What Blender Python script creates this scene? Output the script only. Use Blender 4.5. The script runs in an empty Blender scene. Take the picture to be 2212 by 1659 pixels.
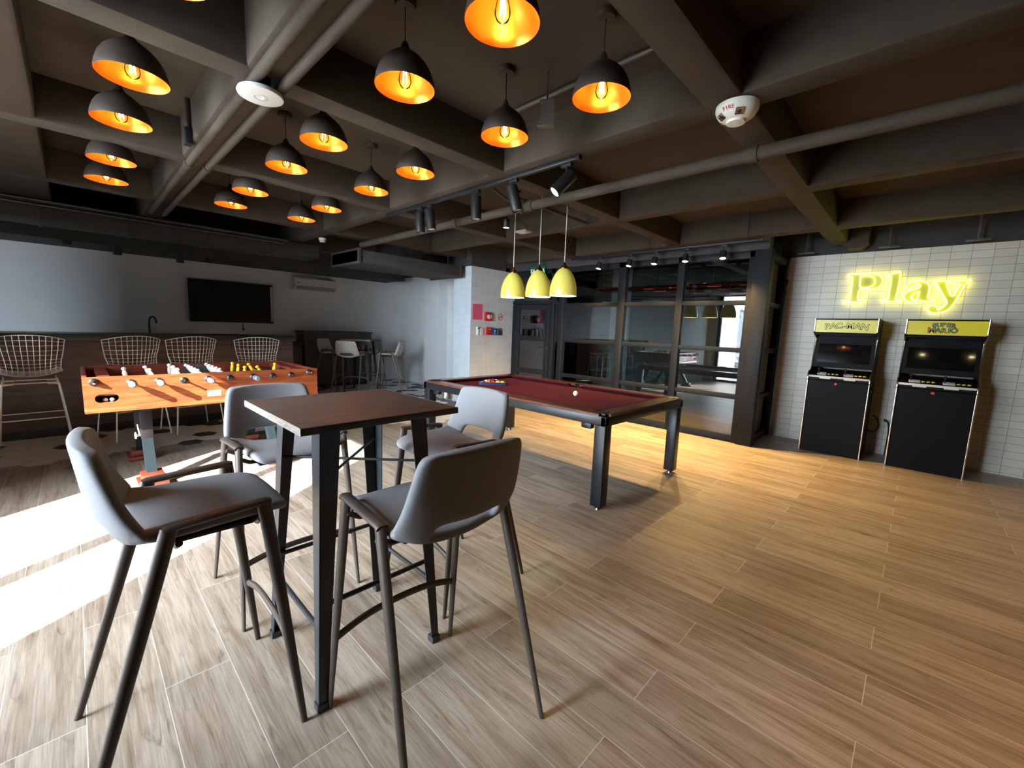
import bpy, bmesh, math, random
from mathutils import Vector, Matrix, Euler
random.seed(7)
C = bpy.context.scene.collection
PI = math.pi
V = Vector
scene = bpy.context.scene

# ------------------------------------------------------------------ materials
def lin(c):
    return tuple((x/12.92 if x <= .04045 else ((x+.055)/1.055)**2.4) for x in c)
def rgb(r, g, b):
    return lin((r/255., g/255., b/255.)) + (1.,)
MATS = {}
def mat(name, col=(128, 128, 128), rough=.5, metal=0., spec=.5, noise=0., nscale=40., bump=0., bscale=200., emit=None, estr=0., trans=0., coat=0., sss=0., ior=1.45):
    if name in MATS: return MATS[name]
    m = bpy.data.materials.new(name); m.use_nodes = True
    nt = m.node_tree; b = nt.nodes['Principled BSDF']
    c = rgb(*col)
    b.inputs['Base Color'].default_value = c
    b.inputs['Roughness'].default_value = rough
    b.inputs['Metallic'].default_value = metal
    b.inputs['Specular IOR Level'].default_value = spec
    b.inputs['Transmission Weight'].default_value = trans
    b.inputs['Coat Weight'].default_value = coat
    b.inputs['IOR'].default_value = ior
    if sss:
        b.inputs['Subsurface Weight'].default_value = sss
        b.inputs['Subsurface Radius'].default_value = (.02, .02, .01)
    if emit is not None:
        b.inputs['Emission Color'].default_value = rgb(*emit)
        b.inputs['Emission Strength'].default_value = estr
    tc = None
    if noise or bump:
        tc = nt.nodes.new('ShaderNodeTexCoord')
    if noise:
        n = nt.nodes.new('ShaderNodeTexNoise'); n.inputs['Scale'].default_value = nscale; n.inputs['Detail'].default_value = 5
        nt.links.new(tc.outputs['Object'], n.inputs['Vector'])
        r = nt.nodes.new('ShaderNodeValToRGB')
        r.color_ramp.elements[0].position = .3; r.color_ramp.elements[1].position = .7
        r.color_ramp.elements[0].color = tuple(x*(1-noise) for x in c[:3]) + (1,)
        r.color_ramp.elements[1].color = tuple(min(1, x*(1+noise)) for x in c[:3]) + (1,)
        nt.links.new(n.outputs['Fac'], r.inputs['Fac']); nt.links.new(r.outputs['Color'], b.inputs['Base Color'])
    if bump:
        n = nt.nodes.new('ShaderNodeTexNoise'); n.inputs['Scale'].default_value = bscale; n.inputs['Detail'].default_value = 3
        nt.links.new(tc.outputs['Object'], n.inputs['Vector'])
        bp = nt.nodes.new('ShaderNodeBump'); bp.inputs['Strength'].default_value = bump; bp.inputs['Distance'].default_value = .002
        nt.links.new(n.outputs['Fac'], bp.inputs['Height']); nt.links.new(bp.outputs['Normal'], b.inputs['Normal'])
    MATS[name] = m
    return m

def glass_mat(name, tint=(235, 240, 240), ior=1.5, rough=.0, boost=1.0):
    if name in MATS: return MATS[name]
    m = bpy.data.materials.new(name); m.use_nodes = True
    nt = m.node_tree; nt.nodes.clear()
    o = nt.nodes.new('ShaderNodeOutputMaterial'); mx = nt.nodes.new('ShaderNodeMixShader')
    t = nt.nodes.new('ShaderNodeBsdfTransparent'); t.inputs['Color'].default_value = rgb(*tint)
    g = nt.nodes.new('ShaderNodeBsdfGlossy'); g.inputs['Roughness'].default_value = rough
    f = nt.nodes.new('ShaderNodeFresnel'); f.inputs['IOR'].default_value = ior
    mu = nt.nodes.new('ShaderNodeMath'); mu.operation = 'MULTIPLY'; mu.use_clamp = True; mu.inputs[1].default_value = boost
    nt.links.new(f.outputs[0], mu.inputs[0]); nt.links.new(mu.outputs[0], mx.inputs[0])
    nt.links.new(t.outputs[0], mx.inputs[1]); nt.links.new(g.outputs[0], mx.inputs[2]); nt.links.new(mx.outputs[0], o.inputs[0])
    MATS[name] = m
    return m

def brick_mat(name, axes, bw, rh, c1, c2, mortar, msize, offset=.5, rough=.4, org=(0, 0), bump=.3, grain=None, freq=2, spec=.5, squash=1., bias=0.):
    """tiles / planks / bricks laid in the plane of two world axes"""
    m = bpy.data.materials.new(name); m.use_nodes = True
    nt = m.node_tree; b = nt.nodes['Principled BSDF']; L = nt.links.new
    g = nt.nodes.new('ShaderNodeNewGeometry'); s = nt.nodes.new('ShaderNodeSeparateXYZ'); L(g.outputs['Position'], s.inputs[0])
    cmb = nt.nodes.new('ShaderNodeCombineXYZ')
    for k, a in enumerate(axes):
        ad = nt.nodes.new('ShaderNodeMath'); ad.operation = 'SUBTRACT'; ad.inputs[1].default_value = org[k] - 40*(bw if k == 0 else rh)
        L(s.outputs['XYZ'.index(a)], ad.inputs[0]); L(ad.outputs[0], cmb.inputs[k])
    br = nt.nodes.new('ShaderNodeTexBrick')
    br.offset = offset; br.offset_frequency = freq; br.squash = squash
    br.inputs['Scale'].default_value = 1; br.inputs['Brick Width'].default_value = bw; br.inputs['Row Height'].default_value = rh
    br.inputs['Mortar Size'].default_value = msize; br.inputs['Mortar Smooth'].default_value = .1; br.inputs['Bias'].default_value = bias
    br.inputs['Color1'].default_value = rgb(*c1); br.inputs['Color2'].default_value = rgb(*c2); br.inputs['Mortar'].default_value = rgb(*mortar)
    L(cmb.outputs[0], br.inputs['Vector'])
    col = br.outputs['Color']
    if grain:
        # long streaks along the plank, broken by a warped noise, and a few dark knots
        mp = nt.nodes.new('ShaderNodeMapping'); mp.inputs['Scale'].default_value = (1.1, 13, 1)
        br2 = nt.nodes.new('ShaderNodeTexBrick')
        br2.offset = offset; br2.offset_frequency = freq
        br2.inputs['Scale'].default_value = 1; br2.inputs['Brick Width'].default_value = bw; br2.inputs['Row Height'].default_value = rh
        br2.inputs['Mortar Size'].default_value = 0; br2.inputs['Color1'].default_value = (0, 0, 0, 1); br2.inputs['Color2'].default_value = (1, 1, 1, 1)
        L(cmb.outputs[0], br2.inputs['Vector'])
        sc = nt.nodes.new('ShaderNodeVectorMath'); sc.operation = 'SCALE'; sc.inputs['Scale'].default_value = 37.
        L(br2.outputs['Color'], sc.inputs[0])
        av = nt.nodes.new('ShaderNodeVectorMath'); av.operation = 'ADD'
        L(cmb.outputs[0], av.inputs[0]); L(sc.outputs[0], av.inputs[1]); L(av.outputs[0], mp.inputs['Vector'])
        n1 = nt.nodes.new('ShaderNodeTexNoise'); n1.inputs['Scale'].default_value = 1.6; n1.inputs['Detail'].default_value = 8; n1.inputs['Roughness'].default_value = .62; n1.inputs['Distortion'].default_value = .6
        L(mp.outputs[0], n1.inputs['Vector'])
        r1 = nt.nodes.new('ShaderNodeValToRGB'); e = r1.color_ramp.elements
        e[0].position = .22; e[0].color = rgb(*grain[0]); e[1].position = .58; e[1].color = (1, 1, 1, 1)
        x = e.new(.36); x.color = rgb(*grain[1])
        L(n1.outputs['Fac'], r1.inputs['Fac'])
        mx = nt.nodes.new('ShaderNodeMix'); mx.data_type = 'RGBA'; mx.blend_type = 'MULTIPLY'; mx.inputs['Factor'].default_value = .9
        L(col, mx.inputs['A']); L(r1.outputs['Color'], mx.inputs['B'])
        # fine fibre
        mp2 = nt.nodes.new('ShaderNodeMapping'); mp2.inputs['Scale'].default_value = (3, 90, 1); L(av.outputs[0], mp2.inputs['Vector'])
        n2 = nt.nodes.new('ShaderNodeTexNoise'); n2.inputs['Scale'].default_value = 2; n2.inputs['Detail'].default_value = 4; L(mp2.outputs[0], n2.inputs['Vector'])
        r2 = nt.nodes.new('ShaderNodeValToRGB'); r2.color_ramp.elements[0].position = .3; r2.color_ramp.elements[0].color = (.72, .70, .68, 1); r2.color_ramp.elements[1].position = .6
        L(n2.outputs['Fac'], r2.inputs['Fac'])
        mx2 = nt.nodes.new('ShaderNodeMix'); mx2.data_type = 'RGBA'; mx2.blend_type = 'MULTIPLY'; mx2.inputs['Factor'].default_value = 1
        L(mx.outputs['Result'], mx2.inputs['A']); L(r2.outputs['Color'], mx2.inputs['B'])
        # scattered dark knots and smears, stretched along the plank
        mp4 = nt.nodes.new('ShaderNodeMapping'); mp4.inputs['Scale'].default_value = (2.2, 11, 1); L(av.outputs[0], mp4.inputs['Vector'])
        n4 = nt.nodes.new('ShaderNodeTexNoise'); n4.inputs['Scale'].default_value = 2.6; n4.inputs['Detail'].default_value = 6; n4.inputs['Distortion'].default_value = 1.4; L(mp4.outputs[0], n4.inputs['Vector'])
        r4 = nt.nodes.new('ShaderNodeValToRGB'); r4.color_ramp.elements[0].position = .60; r4.color_ramp.elements[0].color = (1, 1, 1, 1); r4.color_ramp.elements[1].position = .84; r4.color_ramp.elements[1].color = (.30, .25, .22, 1)
        L(n4.outputs['Fac'], r4.inputs['Fac'])
        mx4 = nt.nodes.new('ShaderNodeMix'); mx4.data_type = 'RGBA'; mx4.blend_type = 'MULTIPLY'; mx4.inputs['Factor'].default_value = 1
        L(mx2.outputs['Result'], mx4.inputs['A']); L(r4.outputs['Color'], mx4.inputs['B']); mx2 = mx4
        # grout stays clean
        mx3 = nt.nodes.new('ShaderNodeMix'); mx3.data_type = 'RGBA'; mx3.inputs['B'].default_value = rgb(*mortar)
        L(br.outputs['Fac'], mx3.inputs['Factor']); L(mx2.outputs['Result'], mx3.inputs['A'])
        col = mx3.outputs['Result']
    L(col, b.inputs['Base Color'])
    b.inputs['Roughness'].default_value = rough; b.inputs['Specular IOR Level'].default_value = spec
    if bump:
        bp = nt.nodes.new('ShaderNodeBump'); bp.inputs['Strength'].default_value = bump; bp.inputs['Distance'].default_value = .003; bp.invert = True
        L(br.outputs['Fac'], bp.inputs['Height']); L(bp.outputs['Normal'], b.inputs['Normal'])
    MATS[name] = m
    return m

def wood_mat(name, c1, c2, scale=(2, 14, 14), rough=.4, axis_noise=3., coat=0.):
    if name in MATS: return MATS[name]
    m = bpy.data.materials.new(name); m.use_nodes = True
    nt = m.node_tree; b = nt.nodes['Principled BSDF']; L = nt.links.new
    tc = nt.nodes.new('ShaderNodeTexCoord'); mp = nt.nodes.new('ShaderNodeMapping'); mp.inputs['Scale'].default_value = scale
    L(tc.outputs['Object'], mp.inputs[0])
    n = nt.nodes.new('ShaderNodeTexNoise'); n.inputs['Scale'].default_value = axis_noise; n.inputs['Detail'].default_value = 6; n.inputs['Distortion'].default_value = 1.2
    L(mp.outputs[0], n.inputs['Vector'])
    r = nt.nodes.new('ShaderNodeValToRGB'); r.color_ramp.elements[0].position = .35; r.color_ramp.elements[1].position = .62
    r.color_ramp.elements[0].color = rgb(*c1); r.color_ramp.elements[1].color = rgb(*c2)
    L(n.outputs['Fac'], r.inputs['Fac']); L(r.outputs['Color'], b.inputs['Base Color'])
    b.inputs['Roughness'].default_value = rough; b.inputs['Coat Weight'].default_value = coat
    MATS[name] = m
    return m

# ------------------------------------------------------------------ mesh helpers
class B:
    """collects shapes in one bmesh"""
    def __init__(s): s.bm = bmesh.new(); s.mi = 0
    def _fin(s, verts):
        fs = set()
        for v in verts:
            for f in v.link_faces: fs.add(f)
        for f in fs: f.material_index = s.mi
        return s
    def box(s, lo, hi, bev=0., rot=None, piv=None, seg=2):
        lo = V(lo); hi = V(hi); c = (lo+hi)/2; d = hi-lo
        r = bmesh.ops.create_cube(s.bm, size=1.)
        vs = r['verts']
        for v in vs: v.co = V((v.co.x*d.x, v.co.y*d.y, v.co.z*d.z))
        if bev:
            es = list({e for v in vs for e in v.link_edges})
            rr = bmesh.ops.bevel(s.bm, geom=es, offset=min(bev, .49*min(abs(x) for x in d)), segments=seg, profile=.5, affect='EDGES')
            vs = list(set([v for v in vs if v.is_valid] + rr['verts']))
        M = Matrix.Translation(c)
        if rot is not None:
            p = V(piv) if piv is not None else c
            M = Matrix.Translation(p) @ Euler(rot).to_matrix().to_4x4() @ Matrix.Translation(-p) @ M
        for v in vs: v.co = M @ v.co
        return s._fin(vs)
    def tube(s, pts, r, n=10, caps=True, flat=(1, 1), up=None, closed=False):
        pts = [V(p) for p in pts]; N = len(pts)
        rs = r if isinstance(r, (list, tuple)) else [r]*N
        rings = []; nrm = None; allv = []
        for i, p in enumerate(pts):
            if closed: t = (pts[(i+1) % N]-pts[(i-1) % N])
            else: t = (pts[min(i+1, N-1)]-pts[max(i-1, 0)])
            t.normalize()
            if nrm is None:
                a = V(up) if up is not None else (V((0, 0, 1)) if abs(t.z) < .9 else V((0, 1, 0)))
                nrm = (a-t*a.dot(t)).normalized()
            else:
                nrm = (nrm-t*nrm.dot(t))
                if nrm.length < 1e-6: nrm = t.orthogonal()
                nrm.normalize()
            bn = t.cross(nrm)
            ring = [s.bm.verts.new(p+(nrm*math.cos(2*PI*k/n)*flat[0]+bn*math.sin(2*PI*k/n)*flat[1])*rs[i]) for k in range(n)]
            rings.append(ring); allv += ring
        M = N if closed else N-1
        for i in range(M):
            a, b = rings[i], rings[(i+1) % N]
            for k in range(n):
                try: s.bm.faces.new((a[k], a[(k+1) % n], b[(k+1) % n], b[k]))
                except ValueError: pass
        if caps and not closed:
            s.bm.faces.new(rings[0][::-1]); s.bm.faces.new(rings[-1])
        return s._fin(allv)
    def lathe(s, prof, c=(0, 0, 0), axis='Z', n=32, M=None, cap0=False, cap1=False):
        c = V(c); rings = []; allv = []
        for (r, h) in prof:
            ring = []
            for k in range(n):
                a = 2*PI*k/n
                if axis == 'Z': p = V((r*math.cos(a), r*math.sin(a), h))
                elif axis == 'X': p = V((h, r*math.cos(a), r*math.sin(a)))
                else: p = V((r*math.sin(a), h, r*math.cos(a)))
                if M is not None: p = M @ p
                ring.append(s.bm.verts.new(c+p))
            rings.append(ring); allv += ring
        for a, b in zip(rings, rings[1:]):
            for k in range(n): s.bm.faces.new((a[k], a[(k+1) % n], b[(k+1) % n], b[k]))
        if cap0: s.bm.faces.new(rings[0][::-1])
        if cap1: s.bm.faces.new(rings[-1])
        return s._fin(allv)
    def prism(s, poly, axis, a, b, bev=0.):
        """poly: 2D points in the plane perpendicular to axis"""
        def P(p, h):
            return V((h, p[0], p[1])) if axis == 'X' else (V((p[0], h, p[1])) if axis == 'Y' else V((p[0], p[1], h)))
        lo = [s.bm.verts.new(P(p, a)) for p in poly]; hi = [s.bm.verts.new(P(p, b)) for p in poly]
        n = len(poly)
        s.bm.faces.new(lo[::-1]); s.bm.faces.new(hi)
        for k in range(n): s.bm.faces.new((lo[k], lo[(k+1) % n], hi[(k+1) % n], hi[k]))
        return s._fin(lo+hi)
    def sphere(s, c, r, u=20, v=12, sc=(1, 1, 1)):
        rr = bmesh.ops.create_uvsphere(s.bm, u_segments=u, v_segments=v, radius=r)
        for x in rr['verts']: x.co = V((x.co.x*sc[0], x.co.y*sc[1], x.co.z*sc[2]))+V(c)
        return s._fin(rr['verts'])
    def xf(s, M):
        bmesh.ops.transform(s.bm, matrix=M, verts=s.bm.verts[:]); return s

def obj(name, b, mats, parent=None, smooth=35, loc=None):
    bm = b.bm if isinstance(b, B) else b
    bmesh.ops.recalc_face_normals(bm, faces=bm.faces[:])
    me = bpy.data.meshes.new(name); bm.to_mesh(me); bm.free()
    for m in (mats if isinstance(mats, (list, tuple)) else [mats]): me.materials.append(m)
    if smooth:
        me.shade_smooth(); me.set_sharp_from_angle(angle=math.radians(smooth))
    o = bpy.data.objects.new(name, me); C.objects.link(o)
    if parent is not None: o.parent = parent
    if loc is not None: o.location = loc
    return o
def tag(o, label=None, cat=None, group=None, kind=None):
    if label: o['label'] = label
    if cat: o['category'] = cat
    if group: o['group'] = group
    if kind: o['kind'] = kind
    return o
def thing(name, label, cat, loc=(0, 0, 0), rz=0., group=None):
    o = bpy.data.objects.new(name, None); C.objects.link(o)
    o.location = loc; o.rotation_euler = (0, 0, rz); o.empty_display_size = .1
    return tag(o, label, cat, group)
def dup(root, loc=None, rz=None, label=None, group=None):
    r = root.copy(); C.objects.link(r)
    if loc is not None: r.location = loc
    if rz is not None: r.rotation_euler = (0, 0, rz)
    if label: r['label'] = label
    if group: r['group'] = group
    for ch in list(root.children):
        c = ch.copy(); C.objects.link(c); c.parent = r
        for g in list(ch.children):
            d = g.copy(); C.objects.link(d); d.parent = c
    return r
def struct(name, b, mats, parent=None, smooth=0):
    o = obj(name, b, mats, parent, smooth)
    if parent is None: o['kind'] = 'structure'
    return o
def text_bm(txt, size, depth, ax, bold=0., align='CENTER'):
    """extruded lettering; ax = 3x3 columns (right, up, out)"""
    cu = bpy.data.curves.new('t', 'FONT'); cu.body = txt; cu.size = size; cu.extrude = depth; cu.offset = bold
    cu.align_x = align; cu.align_y = 'CENTER'; cu.resolution_u = 3
    ob = bpy.data.objects.new('t', cu); C.objects.link(ob)
    dg = bpy.context.evaluated_depsgraph_get()
    me = bpy.data.meshes.new_from_object(ob.evaluated_get(dg))
    bm = bmesh.new(); bm.from_mesh(me)
    bpy.data.objects.remove(ob); bpy.data.curves.remove(cu); bpy.data.meshes.remove(me)
    M = Matrix((ax[0], ax[1], ax[2])).transposed().to_4x4()
    bmesh.ops.transform(bm, matrix=M, verts=bm.verts[:])
    return bm
def merge(bm, bm2, M=None, mi=0):
    me = bpy.data.meshes.new('x'); bm2.to_mesh(me); bm2.free()
    n0 = len(bm.faces); v0 = len(bm.verts)
    bm.from_mesh(me); bpy.data.meshes.remove(me)
    bm.verts.ensure_lookup_table(); bm.faces.ensure_lookup_table()
    if M is not None: bmesh.ops.transform(bm, matrix=M, verts=bm.verts[v0:])
    for f in bm.faces[n0:]: f.material_index = mi
def bake(o):
    dg = bpy.context.evaluated_depsgraph_get()
    me = bpy.data.meshes.new_from_object(o.evaluated_get(dg))
    old = o.data; o.modifiers.clear(); o.data = me
    bpy.data.meshes.remove(old)
    me.name = o.name
    return o
def smoothpath(pts, k=6):
    """Catmull-Rom through the points"""
    P = [V(p) for p in pts]; out = []
    for i in range(len(P)-1):
        p0 = P[max(i-1, 0)]; p1 = P[i]; p2 = P[i+1]; p3 = P[min(i+2, len(P)-1)]
        for j in range(k):
            t = j/k
            out.append(.5*((2*p1)+(p2-p0)*t+(2*p0-5*p1+4*p2-p3)*t*t+(3*p1-p0-3*p2+p3)*t**3))
    out.append(P[-1]); return out

# ------------------------------------------------------------------ camera (position and lens solved from the room's vanishing points)
cam = bpy.data.cameras.new('camera'); co = bpy.data.objects.new('camera', cam); C.objects.link(co)
Rr = V((0.717535167714821, 0.6955443524869458, 0.03689629813381108))
Rd = V((0.11773498043507297, -0.06890662900514088, -0.9906514779987464))
Rf = V((-0.6864996412777042, 0.7151712593516767, -0.13133283033164275))
EYE = V((0, 0, 1.45)); FPX = 908.148
co.matrix_world = Matrix(((Rr.x, -Rd.x, -Rf.x, EYE.x), (Rr.y, -Rd.y, -Rf.y, EYE.y), (Rr.z, -Rd.z, -Rf.z, EYE.z), (0, 0, 0, 1)))
cam.sensor_fit = 'HORIZONTAL'; cam.sensor_width = 36; cam.lens = FPX/2212*36; cam.clip_start = .02
scene.camera = co
def on_y(px, py, Y):
    """where the sight line of a photo pixel meets a wall y = Y (used once, to survey flat wall lettering)"""
    d = Rr*((px-1106)/FPX)+Rd*((py-829.5)/FPX)+Rf
    return EYE+d*(Y/d.y)

# ------------------------------------------------------------------ palette
M_floor = brick_mat('wood_plank_floor', 'XY', 1.31, .2165, (192, 175, 155), (166, 149, 131), (214, 206, 196), .0015, .5, .42, (0, .151), .25,
                    grain=((104, 90, 80), (206, 196, 186)), spec=.4)
M_ceil = mat('ceiling_dark_paint', (64, 54, 43), .85, noise=.12, nscale=6, bump=.3, bscale=60)
M_ceilblack = mat('ceiling_black_paint', (58, 57, 56), .8, noise=.1, nscale=8)
M_wallgrey = mat('wall_grey_plaster', (222, 223, 222), .85, noise=.03, nscale=3)
M_walldark = mat('wall_charcoal_paint', (128, 122, 114), .8, noise=.05, nscale=4)
M_arcwall = brick_mat('white_brick_tile', 'XZ', .172, .0862, (214, 207, 190), (204, 197, 180), (138, 130, 116), .0022, 0., .45, (-1.248, 1.835), .35)
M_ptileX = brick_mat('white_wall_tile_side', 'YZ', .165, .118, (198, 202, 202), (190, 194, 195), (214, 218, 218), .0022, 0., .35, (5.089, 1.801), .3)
M_ptileY_lit = brick_mat('daylit_wall_tile_front', 'XZ', .165, .118, (206, 214, 218), (198, 206, 211), (178, 184, 187), .002, 0., .35, (-6.0, 1.801), .3)
M_brick = brick_mat('grey_block_wall', 'XZ', .40, .17, (142, 138, 130), (124, 120, 113), (96, 92, 86), .009, .5, .8, (0, 0), .6)
M_steel = mat('black_painted_steel', (44, 47, 50), .42, 0., .6)
M_framegrey = mat('charcoal_steel_frame', (26, 27, 28), .55, .0, .25)
M_chrome = mat('chrome', (205, 208, 212), .12, 1.)
M_wire = mat('polished_wire', (236, 237, 240), .32, .6)
M_black = mat('black_plastic', (20, 20, 21), .4)
M_matblack = mat('matt_black_metal', (26, 25, 25), .5)
M_white = mat('white_plastic', (208, 208, 204), .4)
M_glass = glass_mat('partition_glass', (200, 208, 206), 1.8, 0., 1.35)
M_winglass = glass_mat('window_glass', (246, 250, 250), 1.45)
M_bulb = glass_mat('bulb_glass', (255, 246, 228), 1.18)
M_conduit = mat('painted_conduit', (72, 66, 60), .5)

# ------------------------------------------------------------------ room shell
SLAB = 2.99; BEAM = 2.70
XL = -9.92; YE = 5.96; YG = 6.18; YA = 7.22; XG = -1.5; YW = -1.8; XR = 3.4
def xb(y): return -5.9 if y < 2.2 else (-5.9+(y-2.2)*.62 if y < 3.6 else -5.03)
# floor: wood plank part and hexagon tile part, both resting on the slab
b = B(); b.box((XL-.2, -2.0, -.1), (XR+.2, 9.4, 0)); b.box((XL-.2, -5.6, -.1), (-4.74, -2.0, 0)); struct('floor', b, M_floor)
M_hexw = mat('hex_tile_white', (222, 223, 220), .4, noise=.05, nscale=9)
M_hexk = mat('hex_tile_black', (46, 48, 50), .4, noise=.08, nscale=9)
M_grout = mat('tile_grout', (150, 150, 148), .8)
bm = bmesh.new(); S = .13; wx = S*math.sqrt(3); ry = 1.5*S
i = 0
rng = random.Random(3)
for r in range(-12, 34):
    y = .72+.13+r*ry
    if y > 6.0: continue
    for c in range(0, 26):
        x = -10.0+c*wx+(wx/2 if r % 2 else 0)
        if x > xb(y)-.02 or x < -9.95: continue
        if y > 4.95 and x > -6.1: continue
        vs = [bm.verts.new((x+(S-.0015)*math.cos(PI/6+k*PI/3), y+(S-.0015)*math.sin(PI/6+k*PI/3), .0012)) for k in range(6)]
        f = bm.faces.new(vs); f.material_index = 1 if rng.random() < .27 else 0
struct('floor_tiles', bm, [M_hexw, M_hexk])

# ceiling slab with its downstand beams (one cast piece)
b = B(); b.box((XL-.2, -2.0, SLAB), (XR+.2, 9.4, SLAB+.15)); b.box((XL-.2, -5.6, SLAB), (-4.74, -2.0, SLAB+.15))
for x0, x1 in ((-8.1, -7.92), (-6.33, -6.14), (-4.55, -4.36), (-2.76, -2.58), (-1.02, -.82), (.75, .94), (2.52, 2.71)):
    b.box((x0, -2.0, BEAM), (x1, 7.22, SLAB+.02), .02)
for y0, y1 in ((-1.79, -.08), (.69, .91), (2.5, 2.69), (4.31, 4.49), (5.98, 6.17)):
    b.box((XL, y0, BEAM+.001), (XR, y1, SLAB+.02), .02)
struct('ceiling', b, M_ceil, smooth=30)
b = B(); b.box((XL, -1.79, 2.47), (-9.0, 5.55, SLAB)); struct('ceiling_soffit', b, M_ceilblack)
# walls
b = B(); b.box((XL-.15, -5.6, 0), (XL, 9.4, SLAB)); struct('wall_left', b, M_wallgrey)
b = B(); b.box((XL, YE, 0), (-6.5, YE+.14, 2.62)); struct('wall_back', b, M_wallgrey)
b = B(); b.box((XL, YE, 2.62), (-6.0, YE+.24, SLAB)); b.box((-6.5, 5.085, 2.545), (-6.0, YE, SLAB)); struct('wall_back_top', b, M_ceilblack)
b = B(); b.box((-8.42, 5.72, 0), (-7.85, YE, 2.7)); struct('wall_pilaster', b, M_wallgrey)
# tiled return wall carrying the notices: two layings, daylight painted into the bluer front
b = B(); b.box((-6.5, 5.085, 0), (-6.0, YG+.05, 2.545))
o = struct('wall_tiled', b, [M_ptileX, M_ptileY_lit])
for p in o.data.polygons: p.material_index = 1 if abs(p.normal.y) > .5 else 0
b = B(); b.box((XG+.02, YA, 0), (XR+.2, YA+.14, 2.6)); struct('wall_arcade', b, M_arcwall)
b = B(); b.box((XG-.1, YA+.005, 2.6), (XR+.2, YA+.145, SLAB)); struct('wall_arcade_top', b, M_ceilblack)
b = B(); b.box((-6.5, YG-.03, 2.56), (XG, YG+.11, SLAB)); struct('wall_glass_top', b, M_ceilblack)
b = B(); b.box((XR, -2.0, 0), (XR+.2, 8.1, SLAB)); struct('wall_right', b, M_walldark)
# window wall behind the camera
b = B()
b.box((-4.9, YW-.2, 0), (-4.72, YW, SLAB)); b.box((-1.62, YW-.2, 0), (XR+.2, YW, SLAB)); b.box((-4.72, YW-.2, 2.74), (-1.62, YW, SLAB))
struct('wall_window', b, M_wallgrey)
b = B(); b.box((-4.98, YW, 0), (-4.76, YW+.16, SLAB)); struct('wall_window_column', b, mat('column_white', (214, 216, 216), .8))
w = B()
for x0, x1 in ((-4.72, -4.62), (-3.70, -3.62), (-2.48, -2.39), (-1.68, -1.62)): w.box((x0, YW-.12, 0), (x1, YW-.03, 2.74))
w.box((-4.72, YW-.12, 0), (-1.62, YW-.03, .06)); w.box((-4.72, YW-.12, 2.68), (-1.62, YW-.03, 2.74))
wo = struct('window_1', w, M_framegrey)
g = B(); g.box((-4.62, YW-.085, .06), (-1.68, YW-.077, 2.68)); obj('pane', g, M_winglass, wo, 0)
# the bar area runs on unseen; its side window is added to light it
b = B(); b.box((XL, -5.6, 0), (-4.8, -5.45, SLAB)); struct('wall_bar_end', b, M_wallgrey)
b = B(); b.box((-4.9, -5.45, 0), (-4.74, -5.2, SLAB)); b.box((-4.9, -4.0, 0), (-4.74, -1.8, SLAB)); b.box((-4.9, -5.2, 2.42), (-4.74, -4.0, SLAB)); struct('wall_bar_side', b, M_wallgrey)
w = B()
for y0, y1 in ((-5.2, -5.12), (-4.08, -4.0)): w.box((-4.85, y0, 0), (-4.77, y1, 2.42))
w.box((-4.85, -5.2, 0), (-4.77, -4.0, .06)); w.box((-4.85, -5.2, 2.36), (-4.77, -4.0, 2.42))
wo = struct('added_bar_window', w, M_framegrey)
g = B(); g.box((-4.815, -5.12, .06), (-4.807, -4.08, 2.36)); obj('pane', g, M_winglass, wo, 0)
# outside: paving, facade opposite, fin added to cut the sun
b = B(); b.box((-16, -14, -.3), (10, -2.0, -.02)); struct('ground_outside', b, mat('outside_paving', (132, 130, 126), .8, noise=.1, nscale=2))
b = B(); b.box((-14, -9.0, 0), (-5.0, -8.6, 4)); struct('wall_outside', b, mat('outside_render', (160, 168, 174), .8))
b = B(); b.box((-3.78, -3.3, 0), (-3.64, -1.93, 3.2)); struct('sun_cut_fin', b, mat('outside_fin', (205, 205, 200), .8))
b = B(); b.box((-10, -2.2, 3.15), (4, -1.95, 3.3)); struct('roof_edge', b, mat('outside_fin', (205, 205, 200), .8))

# ------------------------------------------------------------------ glass vestibule
zr = [(0., .09), (.60, .665), (1.235, 1.30), (1.868, 1.93)]
f = B()
xs = [(-5.02, -4.93), (-4.82, -4.71), (-3.63, -3.50), (-2.665, -2.565), (-1.73, XG)]
for x0, x1 in xs: f.box((x0, YG, 0), (x1, YG+.1, 2.56), .004)
for z0, z1 in zr: f.box((-4.75, YG+.012, z0), (-1.6, YG+.088, z1), .003)
f.box((-6.0, YG, 2.48), (XG, YG+.1, 2.56), .004); f.box((-6.0, YG+.01, 1.93), (-4.9, YG+.09, 1.99), .003)
# return side along x = XG
f.box((XG-.1, YA-.12, 0), (XG, YA, 2.56), .004); f.box((XG-.1, YG+.1, 2.48), (XG, YA-.1, 2.56), .004)
f.box((XG-.16, YG-.035, 0), (XG+.03, YG+.13, 2.56), .004)
for z0, z1 in zr: f.box((XG-.085, YG+.1, z0), (XG-.02, YA-.1, z1), .003)
gp = struct('window_2', f, M_framegrey, smooth=30)
px_ = [(-4.71, -3.63), (-3.50, -2.665), (-2.565, -1.73)]
zp = [(.09, .60), (.665, 1.235), (1.30, 1.868), (1.93, 2.48)]
for a, c in px_:
    for z0, z1 in zp:
        g = B(); g.box((a-.01, YG+.046, z0-.01), (c+.01, YG+.054, z1+.01)); obj('pane', g, M_glass, gp, 0)
for z0, z1 in zp:
    g = B(); g.box((XG-.056, YG+.09, z0-.01), (XG-.048, YA-.1, z1+.01)); obj('pane', g, M_glass, gp, 0)
g = B(); g.box((-4.93, YG+.046, .0), (-4.82, YG+.054, 2.48)); obj('pane', g, M_glass, gp, 0)
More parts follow.
